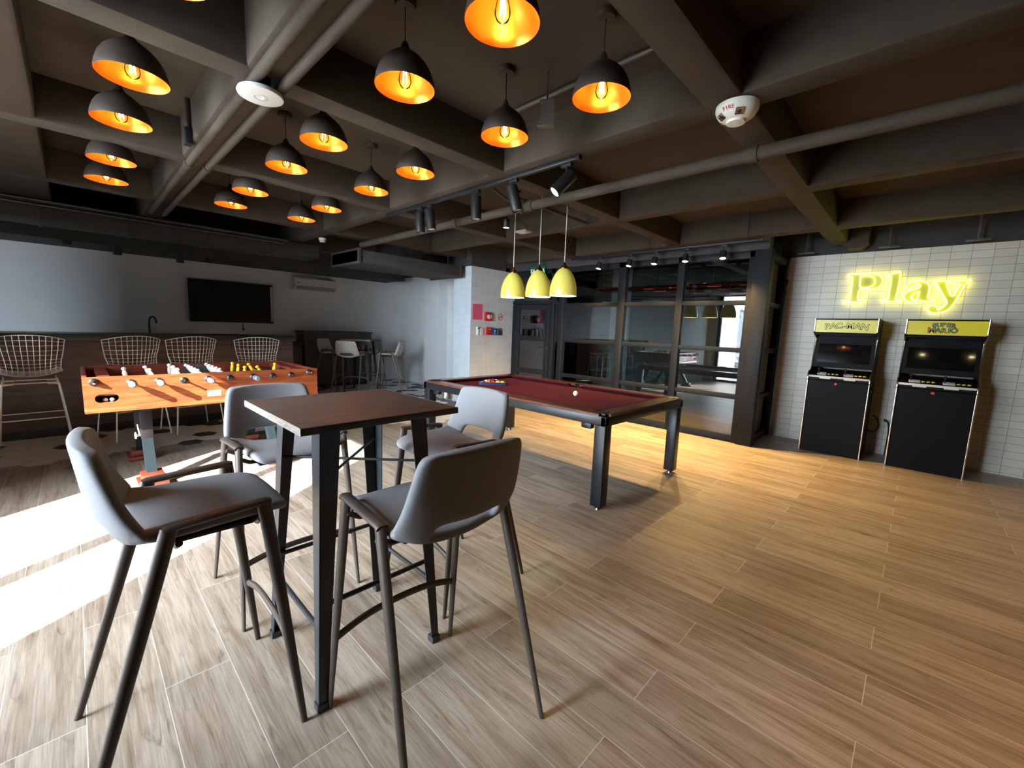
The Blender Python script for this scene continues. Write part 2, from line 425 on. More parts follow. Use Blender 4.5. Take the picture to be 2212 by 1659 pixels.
g = B(); g.box((-5.99, YG+.046, 1.98), (-5.02, YG+.054, 2.48)); obj('pane', g, M_glass, gp, 0)
# glazed door
d = B()
d.box((-5.99, YG+.005, .01), (-5.80, YG+.06, 1.92), .004); d.box((-5.14, YG+.005, .01), (-5.03, YG+.06, 1.92), .004)
for z0, z1 in ((.01, .12), (.58, .68), (1.22, 1.31), (1.83, 1.92)): d.box((-5.82, YG+.008, z0), (-5.12, YG+.057, z1), .003)
dr = struct('door_1', d, M_framegrey, smooth=30)
for z0, z1 in ((.12, .58), (.68, 1.22), (1.31, 1.83)):
    g = B(); g.box((-5.81, YG+.03, z0-.01), (-5.13, YG+.036, z1+.01)); obj('pane', g, M_glass, dr, 0)
h = B(); h.lathe([(.024, 0), (.024, -.012), (.012, -.014), (.012, -.05)], (-5.085, YG+.005, 1.10), 'Y', 16, cap0=True)
h.tube([(-5.085, YG-.045, 1.10), (-5.12, YG-.048, 1.10), (-5.21, YG-.045, 1.10)], .010, 10)
obj('door_handle', h, mat('brushed_dark_metal', (90, 90, 92), .3, 1.), dr)

# corridor behind the glass
b = B(); b.box((-9.9, 8.3, 0), (-4.3, 8.44, SLAB)); struct('wall_corridor', b, M_brick)
b = B(); b.box((-4.3, 7.9, 0), (XR, 8.05, SLAB)); struct('wall_corridor_end', b, mat('corridor_plaster', (120, 122, 122), .85))
b = B(); b.box((-4.75, 7.85, 0), (-4.3, 8.3, SLAB)); struct('wall_corridor_column', b, mat('corridor_column_white', (200, 205, 207), .8))

# ------------------------------------------------------------------ upholstered bar stools
M_fab = mat('grey_upholstery', (130, 129, 130), .85, spec=.25, noise=.05, nscale=300, bump=.35, bscale=900)
M_fabw = mat('pale_upholstery', (196, 190, 178), .7, spec=.3, noise=.03, nscale=200)
M_bronze = mat('bronze_brown_metal', (74, 64, 56), .45, .35, noise=.06, nscale=60)
M_bronzel = mat('light_bronze_metal', (112, 102, 90), .4, .5)

def shell_mesh(fabric):
    # rows from the front lip of the seat, back and up to the top of the backrest: (y, z, half width, curl)
    rows = [(.287, .778, .170, .0), (.278, .800, .195, .003), (.215, .810, .210, .007), (.12, .807, .218, .012), (.03, .798, .224, .020), (-.05, .785, .230, .036),
            (-.10, .776, .235, .056), (-.137, .775, .238, .072), (-.166, .797, .240, .078), (-.187, .848, .236, .070), (-.198, .905, .228, .056), (-.206, .968, .219, .045),
            (-.214, 1.03, .210, .036), (-.220, 1.076, .198, .030), (-.222, 1.092, .165, .024)]
    us = [-1, -.82, -.55, -.27, 0, .27, .55, .82, 1]
    bm = bmesh.new(); grid = []
    for i, (y, z, w, c) in enumerate(rows):
        # surface normal direction in profile for curling the sides inward
        y0, z0 = rows[max(i-1, 0)][:2]; y1, z1 = rows[min(i+1, len(rows)-1)][:2]
        t = V((0, y1-y0, z1-z0)).normalized(); n = V((0, t.z, -t.y))   # towards the sitter
        if n.y < 0 and n.z < 0: n = -n
        row = []
        for u in us:
            k = abs(u)**2.4
            p = V((u*w, y, z))+n*(c*k)
            if i == 0: p.y -= .022*abs(u)**3
            if i == len(rows)-1: p.z -= .012*abs(u)**3
            row.append(bm.verts.new(p))
        grid.append(row)
    for i in range(len(rows)-1):
        for j in range(len(us)-1):
            if i in (7, 8) and 2 <= j <= 5: continue
            bm.faces.new((grid[i][j], grid[i][j+1], grid[i+1][j+1], grid[i+1][j]))
    bmesh.ops.recalc_face_normals(bm, faces=bm.faces[:])
    o = obj('seat_shell', bm, fabric, smooth=0)
    m = o.modifiers.new('s', 'SOLIDIFY'); m.thickness = .04; m.offset = 0
    m = o.modifiers.new('u', 'SUBSURF'); m.levels = 2; m.render_levels = 2
    bake(o); o.data.shade_smooth()
    return o
def make_stool(name, label, cat, fabric, metal):
    t = thing(name, label, cat)
    s = shell_mesh(fabric); s.parent = t
    # piping along the rim of the shell back
    for sx in (-1, 1):
        ft = V((sx*.245, .195, .855)); ff = V((sx*.28, .2875, .0)); rt = V((sx*.247, -.05, .842)); rf = V((sx*.28, -.2875, .0))
        for nm, a, c in (('leg', ft, ff), ('leg', rt, rf)):
            b = B(); b.tube([a, a.lerp(c, .3), a.lerp(c, .7), c], [.0175, .0165, .0125, .0085], 12, flat=(1.25, .9), up=(0, 1, 0)); obj(nm, b, metal, t)
        b = B(); b.tube([ft+V((0, .016, -.002)), ft+V((0, .004, .003)), rt+V((0, -.002, .003)), rt+V((0, -.014, -.002))], .0165, 12, flat=(.75, 1.2), up=(0, 0, 1))
        b.tube([V((sx*.247, .185, .80)), V((sx*.20, .185, .775))], .010, 8); b.tube([V((sx*.248, -.03, .79)), V((sx*.20, -.03, .765))], .010, 8)
        obj('side_rail', b, metal, t)
    b = B(); b.tube([V((-.20, .185, .775)), V((.20, .185, .775))], .010, 8); b.tube([V((-.20, -.03, .765)), V((.20, -.03, .765))], .010, 8)
    b.box((-.17, -.06, .757), (.17, .22, .775), .006); obj('seat_frame', b, M_matblack, t)
    z0 = .30
    k = z0/.855; xx = .28+(.245-.28)*k; yy = .2875+(.195-.2875)*k
    b = B(); b.tube(smoothpath([(-xx, yy, z0), (-xx*.55, yy+.004, z0+.032), (0, yy+.005, z0+.042), (xx*.55, yy+.004, z0+.032), (xx, yy, z0)], 5), .0115, 10, flat=(1.3, .8), up=(0, 0, 1))
    obj('footrest', b, metal, t)
    return t
ST = make_stool('bar_stool', 'grey upholstered bar stool nearest the left edge, seat turned towards the pool table', 'stool', M_fab, M_bronze)
g1 = 'grey bar stools around the near high table'
ST['group'] = g1; ST.location = (-1.735, .2, 0); ST.rotation_euler = (0, 0, 0)
dup(ST, (-2.40, .735, 0), -PI/2, 'grey bar stool between the foosball table and the high table')
dup(ST, (-1.153, .85, 0), PI/2-.02, 'grey bar stool in the right foreground, its open back to the camera')
dup(ST, (-1.83, 1.475, 0), PI, 'grey bar stool behind the high table, beside the pool table')
SW = make_stool('bar_stool', 'white bar stool at the far high table, open back facing the camera', 'stool', M_fabw, M_bronzel)
g2 = 'white bar stools around the far high table'
SW['group'] = g2; SW.location = (-8.12, 3.78, 0); SW.rotation_euler = (0, 0, math.atan2(.76, -.65)-PI/2)
TC = V((-8.55, 4.22, 0))
dup(SW, (-8.10, 4.70, 0), math.atan2(-.72, -.69)-PI/2, 'white bar stool at the far high table, nearest the pool table')
dup(SW, (-8.97, 4.66, 0), math.atan2(-.66, .75)-PI/2, 'white bar stool on the wall side of the far high table, towards the tiled wall')
dup(SW, (-8.95, 3.76, 0), math.atan2(.55, .83)-PI/2, 'white bar stool on the wall side of the far high table, towards the bar')

# ------------------------------------------------------------------ high tables
M_tabtop = wood_mat('dark_walnut_top', (44, 39, 36), (66, 58, 51), (14, 2.2, 14), .55, 3)
M_tabedge = wood_mat('table_edge', (30, 28, 26), (46, 42, 40), (14, 2.2, 14), .6, 3)
M_litgrain = wood_mat('table_lit_end_grain', (112, 100, 90), (150, 138, 126), (6, 3, 40), .6, 4)  # end grain with window light painted into its pale colour
def make_table(label):
    t = thing('high_table', label, 'table')
    b = B(); b.box((-.322, -.322, 1.076), (.322, .322, 1.104), .004); obj('tabletop', b, M_tabtop, t)
    for s in (-1, 1):
        b = B(); b.box((-.322, s*.3225-.0012, 1.077), (.322, s*.3225+.0012, 1.1035)); obj('lit_end_grain', b, M_litgrain, t)
    b = B()
    for s in (-1, 1):
        b.box((-.20, s*.2-.012, 1.062), (.20, s*.2+.012, 1.076)); b.box((s*.2-.012, -.20, 1.060), (s*.2+.012, .20, 1.076))
        for q in (-1, 1): b.box((s*.225-.035, q*.225-.035, 1.064), (s*.225+.035, q*.225+.035, 1.076), .003)
    obj('underframe', b, M_steel, t)
    zz = (.30, .40)
    for sx in (-1, 1):
        for sy in (-1, 1):
            # tapering folded steel leg: wide at the top, narrow at the foot, an L in section
            b = B(); top = V((sx*.225, sy*.225, 1.064)); bot = V((sx*.277, sy*.272, .0))
            w0, w1, th = .095, .042, .004
            for ax in (0, 1):
                vs = []
                for p, w in ((top, w0), (bot, w1)):
                    for k in (0, 1):
                        for e in (0, 1):
                            q = p.copy()
                            if ax == 0:
                                q.x -= sx*w*k*.8; q.y -= sy*th*e
                            else:
                                q.y -= sy*w*k*.8; q.x -= sx*th*e
                            vs.append(b.bm.verts.new(q))
                for fc in ((0, 1, 3, 2), (4, 6, 7, 5), (0, 2, 6, 4), (1, 5, 7, 3), (0, 4, 5, 1), (2, 3, 7, 6)): b.bm.faces.new([vs[i] for i in fc])
            b.box((bot.x-.021-sx*.016, bot.y-.021-sy*.016, 0), (bot.x+.021-sx*.016, bot.y+.021-sy*.016, .03), .003)
            obj('leg', b, M_steel, t, smooth=20)
    def at(sx, sy, z):
        k = 1-z/1.064
        return V((sx*(.225+.052*k-.015), sy*(.225+.047*k-.015), z))
    b = B(); b.tube([at(-1, -1, .30), at(1, -1, .30)], .010, 10); b.tube([at(-1, 1, .30), at(1, 1, .30)], .010, 10)
    b.tube([at(-1, -1, .40), at(-1, 1, .40)], .010, 10); b.tube([at(1, -1, .40), at(1, 1, .40)], .010, 10)
    obj('footrail', b, M_steel, t)
    b = B(); b.tube([at(-1, -1, .86), at(1, 1, .86)], .006, 8); b.tube([at(-1, 1, .87), at(1, -1, .87)], .006, 8); obj('brace', b, M_steel, t)
    return t
HT = make_table('dark square high table on black steel legs in the foreground'); HT.location = (-1.725, .808, 0); HT['group'] = 'high tables'
dup(HT, TC, PI/4-.05, 'dark high table standing against the brown panel by the far wall')

# ------------------------------------------------------------------ pool table
M_cloth = mat('burgundy_cloth', (82, 24, 38), .95, spec=.15, noise=.06, nscale=500)
M_cush = mat('burgundy_cushion', (72, 18, 28), .9, spec=.15, noise=.05, nscale=500)
M_rail = wood_mat('rail_hardwood', (60, 30, 18), (106, 58, 36), (2, 18, 18), .28, 2, .4)
M_pocket = mat('black_leather', (18, 17, 17), .5)
M_poolsteel = mat('pool_black_steel', (30, 31, 34), .33, .2)
x0, x1, y0, y1 = -4.19, -1.70, 2.85, 4.345
pt = thing('pool_table', 'black steel pool table with burgundy cloth and wooden rails', 'pool table', ((x0+x1)/2, (y0+y1)/2, 0))
cx, cy = (x0+x1)/2, (y0+y1)/2; hx, hy = (x1-x0)/2, (y1-y0)/2
b = B()
for s in (-1, 1):
    b.box((-hx, s*hy-(.05 if s > 0 else 0), .705), (hx, s*hy+(.05 if s < 0 else 0), .782), .006)
    b.box((s*hx-(.05 if s > 0 else 0), -hy, .705), (s*hx+(.05 if s < 0 else 0), hy, .782), .006)
b.box((-hx+.05, -hy+.05, .70), (hx-.05, hy-.05, .72))
for sx in (-1, 1):
    for sy in (-1, 1): b.box((sx*(hx-.20)-.05, sy*(hy-.055)-.03, .655), (sx*(hx-.20)+.05, sy*(hy-.055)+.03, .71), .012)
obj('apron', b, M_poolsteel, pt)
for sx in (-1, 1):
    for sy in (-1, 1):
        b = B(); b.box((sx*(hx-.055)-.05, sy*(hy-.055)-.05, .03), (sx*(hx-.055)+.05, sy*(hy-.055)+.05, .71), .006)
        lg = obj('leg', b, M_poolsteel, pt)
        b = B(); b.lathe([(.012, .035), (.012, .016), (.026, .012), (.030, 0)], (sx*(hx-.055), sy*(hy-.055), 0), n=18, cap0=True, cap1=True); obj('levelling_foot', b, M_chrome, lg)
b = B(); b.box((-hx+.13, -hy+.13, .745), (hx-.13, hy-.13, .765)); obj('cloth_bed', b, M_cloth, pt)
# wooden rails with gaps for six pockets, and cushions with sloped noses
segs = [(-hx+.115, -.07), (.07, hx-.115)]
for s in (-1, 1):
    for a, c in segs:
        b = B(); b.prism([(s*hy, .782), (s*hy, .797), (s*(hy-.006), .803), (s*(hy-.125), .803), (s*(hy-.125), .782)], 'X', a-.045, c+.045); obj('rail', b, M_rail, pt)
        b = B(); b.prism([(s*(hy-.125), .803), (s*(hy-.172), .800), (s*(hy-.172), .792), (s*(hy-.14), .765), (s*(hy-.125), .765)], 'X', a+.03, c-.03); obj('cushion', b, M_cush, pt)
    b = B(); b.prism([(s*hx, .782), (s*hx, .797), (s*(hx-.006), .803), (s*(hx-.125), .803), (s*(hx-.125), .782)], 'Y', -hy+.07, hy-.07); obj('rail', b, M_rail, pt)
    b = B(); b.prism([(s*(hx-.125), .803), (s*(hx-.172), .800), (s*(hx-.172), .792), (s*(hx-.14), .765), (s*(hx-.125), .765)], 'Y', -hy+.145, hy-.145); obj('cushion', b, M_cush, pt)
for sx in (-1, 0, 1):
    for sy in (-1, 1):
        px, py = (sx*(hx-.105), sy*(hy-.105)) if sx else (0, sy*(hy-.075))
        b = B(); b.lathe([(.062, .804), (.064, .808), (.056, .809), (.050, .80), (.048, .70), (.0, .69)], (px, py, 0), n=24)
        if sx:   # leather horns running out to the corner
            b.box((px-.05+sx*.03, py-.045+sy*.03, .782), (px+.05+sx*.03, py+.045+sy*.03, .8045), .01)
        obj('pocket', b, M_pocket, pt)
b = B()
for s in (-1, 1):
    for k in (-3, -2, -1, 1, 2, 3):
        b.lathe([(.005, .8032), (.0, .8036)], (k*hx*.245, s*(hy-.06), 0), n=10)
    for k in (-1, 0, 1): b.lathe([(.005, .8032), (.0, .8036)], (s*(hx-.06), k*hy*.42, 0), n=10)
obj('sight', b, mat('pearl_inlay', (226, 222, 210), .3), pt)
b = B(); b.lathe([(.0, .618), (.052, .618), (.058, .63), (.060, .70), (.056, .70), (.054, .632), (0, .626)], (-hx+.335, -hy+.1, 0), n=26); b.tube([(-hx+.26, -hy+.1, .655), (-hx+.285, -hy+.1, .67)], .012, 10)
obj('cup', b, mat('brushed_steel_cup', (150, 150, 150), .3, 1.), pt)

# balls and rack
R_ = .0286; zb = .765+R_
M_ivory = mat('ball_ivory', (236, 230, 212), .12, coat=.6)
def ball_mat(nm, col, stripe):
    if not stripe: return mat('ball_'+nm, col, .1, coat=.6)
    m = bpy.data.materials.new('ball_stripe_'+nm); m.use_nodes = True; nt = m.node_tree; bs = nt.nodes['Principled BSDF']
    tc = nt.nodes.new('ShaderNodeTexCoord'); sp = nt.nodes.new('ShaderNodeSeparateXYZ'); ab = nt.nodes.new('ShaderNodeMath'); ab.operation = 'ABSOLUTE'
    gt = nt.nodes.new('ShaderNodeMath'); gt.operation = 'LESS_THAN'; gt.inputs[1].default_value = .0145
    mx = nt.nodes.new('ShaderNodeMix'); mx.data_type = 'RGBA'; mx.inputs['A'].default_value = rgb(236, 230, 212); mx.inputs['B'].default_value = rgb(*col)
    nt.links.new(tc.outputs['Object'], sp.inputs[0]); nt.links.new(sp.outputs['Z'], ab.inputs[0]); nt.links.new(ab.outputs[0], gt.inputs[0]); nt.links.new(gt.outputs[0], mx.inputs['Factor']); nt.links.new(mx.outputs['Result'], bs.inputs['Base Color'])
    bs.inputs['Roughness'].default_value = .1; bs.inputs['Coat Weight'].default_value = .6
    return m
def ball(name, p, m, label, group=None, rot=(0, 0, 0)):
    b = B(); b.sphere((0, 0, 0), R_, 24, 14); o = obj(name, b, m, smooth=180, loc=p); o.rotation_euler = rot
    tag(o, label, 'ball', group); return o
cb = ball('cue_ball', (-2.55, 3.63, zb), M_ivory, 'ivory cue ball alone on the burgundy cloth')
b = B(); b.sphere((-.012, -.023, -.010), .004, 8, 6); obj('dot', b, mat('ball_dot', (120, 50, 40), .4), cb)
A_ = V((-3.714, 3.319, 0)); B_ = V((-3.496, 3.531, 0)); ux = (B_-A_).normalized(); uy = V((-ux.y, ux.x, 0)); mid = (A_+B_)/2
rk = thing('ball_rack', 'blue triangular rack around the pool balls', 'rack', (mid.x, mid.y, .765), math.atan2(ux.y, ux.x))
tri = [(-.168, 0), (.168, 0), (0, .291)]
def triring(off):
    pts = []
    for i in range(3):
        p = V((tri[i][0], tri[i][1])); cen = V((0, .097)); d = (p-cen).normalized()
        q = p+d*off*2; a = math.atan2(d.y, d.x)
        for k in range(-4, 5): pts.append((q.x-d.x*.03+.03*math.cos(a+k*PI/12), q.y-d.y*.03+.03*math.sin(a+k*PI/12)))
    return pts
bm = bmesh.new(); o1 = triring(0.0); o2 = triring(-.009)
n = len(o1); ring = [[bm.verts.new((p[0], p[1], z)) for p in pp] for pp, z in ((o1, .004), (o1, .040), (o2, .040), (o2, .004))]
for r in range(4):
    for k in range(n): bm.faces.new((ring[r][k], ring[r][(k+1) % n], ring[(r+1) % 4][(k+1) % n], ring[(r+1) % 4][k]))
obj('rack_frame', bm, mat('blue_black_plastic', (34, 44, 72), .35), rk)
cols = [('dark blue', (24, 40, 92)), ('orange', (226, 96, 28)), ('red', (200, 30, 26)), ('yellow', (236, 178, 28)), ('purple', (78, 30, 92)), ('green', (18, 96, 60)), ('maroon', (110, 26, 30))]
order = [('dark blue', 1), ('orange', 0), ('red', 0), ('white yellow', 1), ('yellow', 0), ('orange', 1), ('maroon', 0), ('black', 0), ('dark blue', 0), ('red', 1), ('purple', 0), ('purple', 1), ('green', 0), ('green', 1), ('maroon', 1)]
cd = dict(cols); cd['black'] = (16, 16, 17); cd['white yellow'] = (236, 178, 28)
k = 0
for row in range(5):
    for j in range(5-row):
        nm, st = order[k]; k += 1
        p = mid+ux*((j-(4-row)/2)*2*R_)+uy*(.035+row*2*R_*.866)
        cname = 'yellow' if nm == 'white yellow' else nm
        lab = ('white pool ball with a %s stripe in the blue rack' if st else 'solid %s pool ball in the blue rack') % cname
        ball('pool_ball', (p.x, p.y, zb), ball_mat(cname, cd[nm], st), lab, 'pool balls in the rack', (rng.uniform(0, 1.2), rng.uniform(0, 1.2), rng.uniform(0, 3)))

# ------------------------------------------------------------------ foosball table
M_pine = wood_mat('orange_varnished_wood', (106, 47, 23), (140, 72, 38), (10, 1.6, 16), .38, 2.4, .25)
M_redwood = wood_mat('red_varnished_wood', (92, 34, 22), (118, 50, 34), (10, 1.6, 16), .4, 2.4, .2)
M_field = mat('playing_field_wood', (104, 74, 56), .5, noise=.1, nscale=14)
FX, FY0, FY1 = -4.60, .012, 1.775; FW = 1.05; fl = FY1-FY0; fcx = FX-FW/2; fcy = (FY0+FY1)/2
ft = thing('foosball_table', 'orange wooden foosball table with white and yellow players, lit by the sun', 'foosball table', (fcx, fcy, 0))
ZT, ZB = .95, .672; HW = FW/2; HL = fl/2
# near long side with an oval ball opening cut through it
def panel_with_oval(x, th):
    bm = bmesh.new()
    oc = (-HL+.132, .777); ow, oh = .070, .034
    oval = []
    for kk in range(12): a = -PI/2+PI*kk/11; oval.append((oc[0]+ow-oh+oh*math.cos(a), oc[1]+oh*math.sin(a)))
    for kk in range(12): a = PI/2+PI*kk/11; oval.append((oc[0]-ow+oh+oh*math.cos(a), oc[1]+oh*math.sin(a)))
    outer = [(HL, ZB), (HL, ZT), (-HL, ZT), (-HL, ZB)]
    def ring(pts, xx): return [bm.verts.new((xx, p[0], p[1])) for p in pts]
    sides = []
    for xx in (x, x-th):
        a = ring(outer, xx); c = ring(oval, xx); sides.append((a, c))
        es = [bm.edges.new((a[i], a[(i+1) % 4])) for i in range(4)]+[bm.edges.new((c[i], c[(i+1) % len(c)])) for i in range(len(c))]
        bmesh.ops.triangle_fill(bm, edges=es, use_beauty=True)
    for q in (0, 1):
        a, c = sides[0][q], sides[1][q]; nn = len(a)
        for i in range(nn):
            try: bm.faces.new((a[i], a[(i+1) % nn], c[(i+1) % nn], c[i]))
            except ValueError: pass
    return bm
obj('side_panel', panel_with_oval(HW, .03), M_pine, ft, 20)
b = B(); b.box((-HW, -HL, ZB), (-HW+.03, HL, ZT), .003); obj('side_panel', b, M_redwood, ft)
for s in (-1, 1):
    b = B(); b.box((-HW+.03, s*HL-(.03 if s > 0 else 0), ZB), (HW-.03, s*HL+(.03 if s < 0 else 0), ZT-.004), .003); obj('end_panel', b, M_redwood, ft)
    # sloped goal housing behind each goal mouth
    b = B(); e0, e1 = s*(HL-.03), s*(HL-.17)
    for a, c in ((-HW+.03, -.16), (.16, HW-.03)): b.box((a, min(e0, e1)+(0 if s > 0 else .055), .80), (c, max(e0, e1)-(.055 if s > 0 else 0), ZT-.015), .01)
    b.box((-.16, min(e0, e1)+(0 if s > 0 else .055), .905), (.16, max(e0, e1)-(.055 if s > 0 else 0), ZT-.015), .008)
    obj('goal_housing', b, M_redwood, ft)
b = B(); b.box((-HW+.03, -HL+.03, .795), (HW-.03, HL-.03, .81)); obj('playing_field', b, M_field, ft)
b = B(); b.box((-HW+.01, -HL+.01, ZB-.012), (HW-.01, HL-.01, ZB+.004)); obj('base_board', b, mat('foos_base_board', (60, 44, 36), .6), ft)
b = B(); b.prism([(HW+.001, ZB-.004), (HW+.014, ZB-.004), (HW+.014, ZB+.012), (HW+.001, ZB+.03)], 'Y', -HL, HL); obj('bottom_trim', b, M_pine, ft)
b = B(); b.box((HW, .803-fcy, .735), (HW+.002, .905-fcy, .788)); lb = obj('maker_plate', b, mat('cream_plate', (196, 196, 160), .5), ft)
b = B(); b.sphere((HW+.002, .83-fcy, .762), .012, 12, 8, (.15, 1, 1))
for i in range(3): b.box((HW+.002, .850-fcy, .772-i*.012), (HW+.0032, .893-fcy, .776-i*.012))
obj('printing', b, mat('plate_print', (92, 100, 84), .6), lb)
b = B(); b.box((-HW+.031, -.12, .83), (-HW+.034, .16, .935)); obj('score_plate', b, mat('grey_blue_plate', (74, 78, 84), .5), ft)
for yy in (.077, 1.69):
    b = B(); b.lathe([(.030, 0), (.030, .010), (.022, .018), (.019, .04), (.012, .05), (0, .052)], (HW, yy-fcy, .912), 'X', 20, cap0=True); bb = obj('bumper', b, M_black, ft)
    b = B(); b.lathe([(.012, .045), (.011, .058), (0, .062)], (HW, yy-fcy, .912), 'X', 14); obj('rod_end', b, M_chrome, bb)
# rods: (y, handle on the near side, players, first team)
M_t1 = mat('player_white', (238, 236, 228), .35); M_t2 = mat('player_yellow', (228, 196, 40), .35); M_grip = mat('grey_rubber_grip', (92, 98, 102), .45)
def player(x, yr, ang, m, par):
    b = B()
    b.tube([(0, 0, .045), (0, 0, .03), (0, 0, .0), (0, 0, -.03), (0, 0, -.06)], [.012, .019, .021, .017, .013], 10, flat=(1, .7), up=(1, 0, 0))
    b.sphere((0, 0, .058), .0145, 12, 8); b.box((-.013, -.012, -.085), (.013, .022, -.06), .004)
    b.xf(Matrix.Translation((x, yr, .895)) @ Matrix.Rotation(ang, 4, 'X') @ Matrix.Diagonal((1.25, 1.25, 1.12, 1)))
    return obj('player', b, m, par)
rods = [(.291, 1, 1, M_t1), (.467, 1, 2, M_t1), (.636, 0, 3, M_t1), (.812, 1, 5, M_t1), (.982, 0, 5, M_t1), (1.170, 1, 3, M_t2), (1.340, 0, 2, M_t2), (1.512, 0, 1, M_t2)]
lay = {1: [0], 2: [-.16, .16], 3: [-.24, 0, .24], 5: [-.30, -.15, 0, .15, .30]}
for (yy, hn, npl, tm) in rods:
    yr = yy-fcy; out = .16 if hn else .10
    b = B(); b.tube([(-HW-(.10 if hn else .16), yr, .895), (HW+out, yr, .895)], .0075, 10); rd = obj('rod', b, M_chrome, ft)
    b = B(); b.lathe([(.028, 0), (.028, .008), (.018, .014), (.014, .02)], (HW, yr, .895), 'X', 18, cap0=True, cap1=True); obj('bushing', b, M_black, rd)
    b = B(); b.lathe([(.028, 0), (.028, -.008), (.018, -.014)], (-HW, yr, .895), 'X', 18, cap0=True, cap1=True); obj('bushing', b, M_black, rd)
    hxp = (HW+.05) if hn else (-HW-.05); sg = 1 if hn else -1
    b = B(); b.lathe([(.010, 0), (.017, .008*sg), (.024, .035*sg), (.026, .07*sg), (.021, .10*sg), (.024, .118*sg), (.016, .125*sg), (0, .126*sg)], (hxp, yr, .895), 'X', 18, cap0=True); obj('handle', b, M_grip, rd)
    an = rng.uniform(-.35, .6)
    for q in lay[npl]: player(q, yr, an, tm, rd)
# two trestle legs: upright pillar, splayed steel feet on wooden shoes
M_legw = mat('foos_leg_brown', (34, 29, 31), .55, spec=.2); M_legs = mat('foos_blue_grey_steel', (24, 32, 37), .5, spec=.2)
for yl in (.385, 1.36):
    y_ = yl-fcy
    b = B(); b.box((-.34, y_-.045, ZB-.055), (.34, y_+.045, ZB-.012), .004)
    for s in (-1, 1): b.box((s*.27-.05, y_-.042, .36), (s*.27+.05, y_+.042, ZB-.05), .006)
    lg = obj('leg', b, M_legw, ft)
    for s in (-1, 1):
        b = B(); b.tube([V((s*.27, y_, .44)), V((s*.285, y_, .36)), V((s*.47, y_, .03))], .050, 4, flat=(1, 1), up=(s*1, 1, 0)); obj('brace', b, M_legs, lg, 20)
        b = B(); b.box((s*.47-.13, y_-.10, 0), (s*.47+.13, y_+.10, .04), .004); obj('shoe', b, M_redwood, lg)
        b = B(); b.box((s*.46-.085, y_-.075, .04), (s*.46+.085, y_+.075, .10), .005); obj('shoe_block', b, M_redwood, lg)
    if yl < 1:
        b = B(); b.lathe([(.0, .0), (.028, .004), (.030, .012), (.012, .016), (.010, .04)], (.30, y_-.085, .40), 'Y', 16); b.tube([(.30, y_-.05, .40), (.30, y_-.06, .50)], .005, 8); obj('adjuster_knob', b, mat('white_knob', (214, 214, 210), .4), lg)
for i, yb_ in enumerate((.125, .165)):
    b = B(); b.sphere((0, 0, 0), .017, 16, 10); o = obj('foosball_ball', b, M_ivory, smooth=180, loc=(FX-.058, yb_+.01, .7596))
    tag(o, ('white ball in the oval opening of the foosball table, left of two', 'white ball in the oval opening of the foosball table, right of two')[i], 'ball', 'balls in the foosball opening')
b = B(); b.box((HW-.12, -HL+.05, .738), (HW-.03, -HL+.21, .7425)); obj('ball_tray', b, mat('dark_tray', (40, 34, 30), .6), ft)

# ------------------------------------------------------------------ bar and wall furniture
M_barwood = wood_mat('dark_bar_panelling', (74, 58, 54), (94, 75, 69), (8, 1.5, 12), .55, 2)
M_granite = mat('black_stone_top', (36, 38, 40), .35, noise=.25, nscale=90)
bar = thing('bar_counter', 'long dark wood bar counter with a black stone top behind the wire stools', 'bar', (-7.1, -.2, 0))
b = B(); b.box((-.55, -1.58, .10), (0, 2.58, 1.125), .003); obj('front_panel', b, M_barwood, bar)
b = B(); b.box((-.50, -1.55, 0), (-.04, 2.55, .10)); obj('plinth', b, M_black, bar)
b = B(); b.box((-.62, -1.585, 1.125), (.09, 2.60, 1.20), .004); obj('countertop', b, M_granite, bar)
bc = thing('back_counter', 'low dark counter running along the wall under the television', 'counter', (-9.6, .8, 0))
b = B(); b.box((-.31, -2.55, .0), (.28, 2.5, .95), .003); obj('cabinet_body', b, M_barwood, bc)
b = B(); b.box((-.31, -2.55, .95), (.31, 2.53, .99), .003); obj('countertop', b, M_granite, bc)
b = B()
tp = thing('tap', 'tall black swan-neck tap on the back counter', 'tap', (-9.45, .89, .99))
b.lathe([(.028, 0), (.028, .02), (.018, .03), (.016, .10)], n=16, cap0=True)
b.tube(smoothpath([(0, 0, .08), (0, 0, .30), (.0, .01, .39), (.0, .045, .43), (.0, .085, .40), (.0, .095, .32)], 6), .014, 12); obj('spout', b, M_matblack, tp)
b = B(); b.tube([(0, 0, .07), (.0, -.05, .10)], .008, 10); obj('lever', b, M_matblack, tp)
pn = thing('panelled_cabinet', 'dark brown panelled cabinet against the left wall behind the far high table', 'cabinet', (-9.66, 4.15, 0))
b = B(); b.box((-.25, -.76, .06), (.25, .76, 1.20), .004); obj('carcass', b, M_barwood, pn)
b = B(); b.box((-.25, -.78, 1.20), (.27, .78, 1.235), .004); obj('top', b, M_barwood, pn)
b = B(); b.box((-.22, -.73, 0), (.21, .73, .06)); obj('plinth', b, M_black, pn)

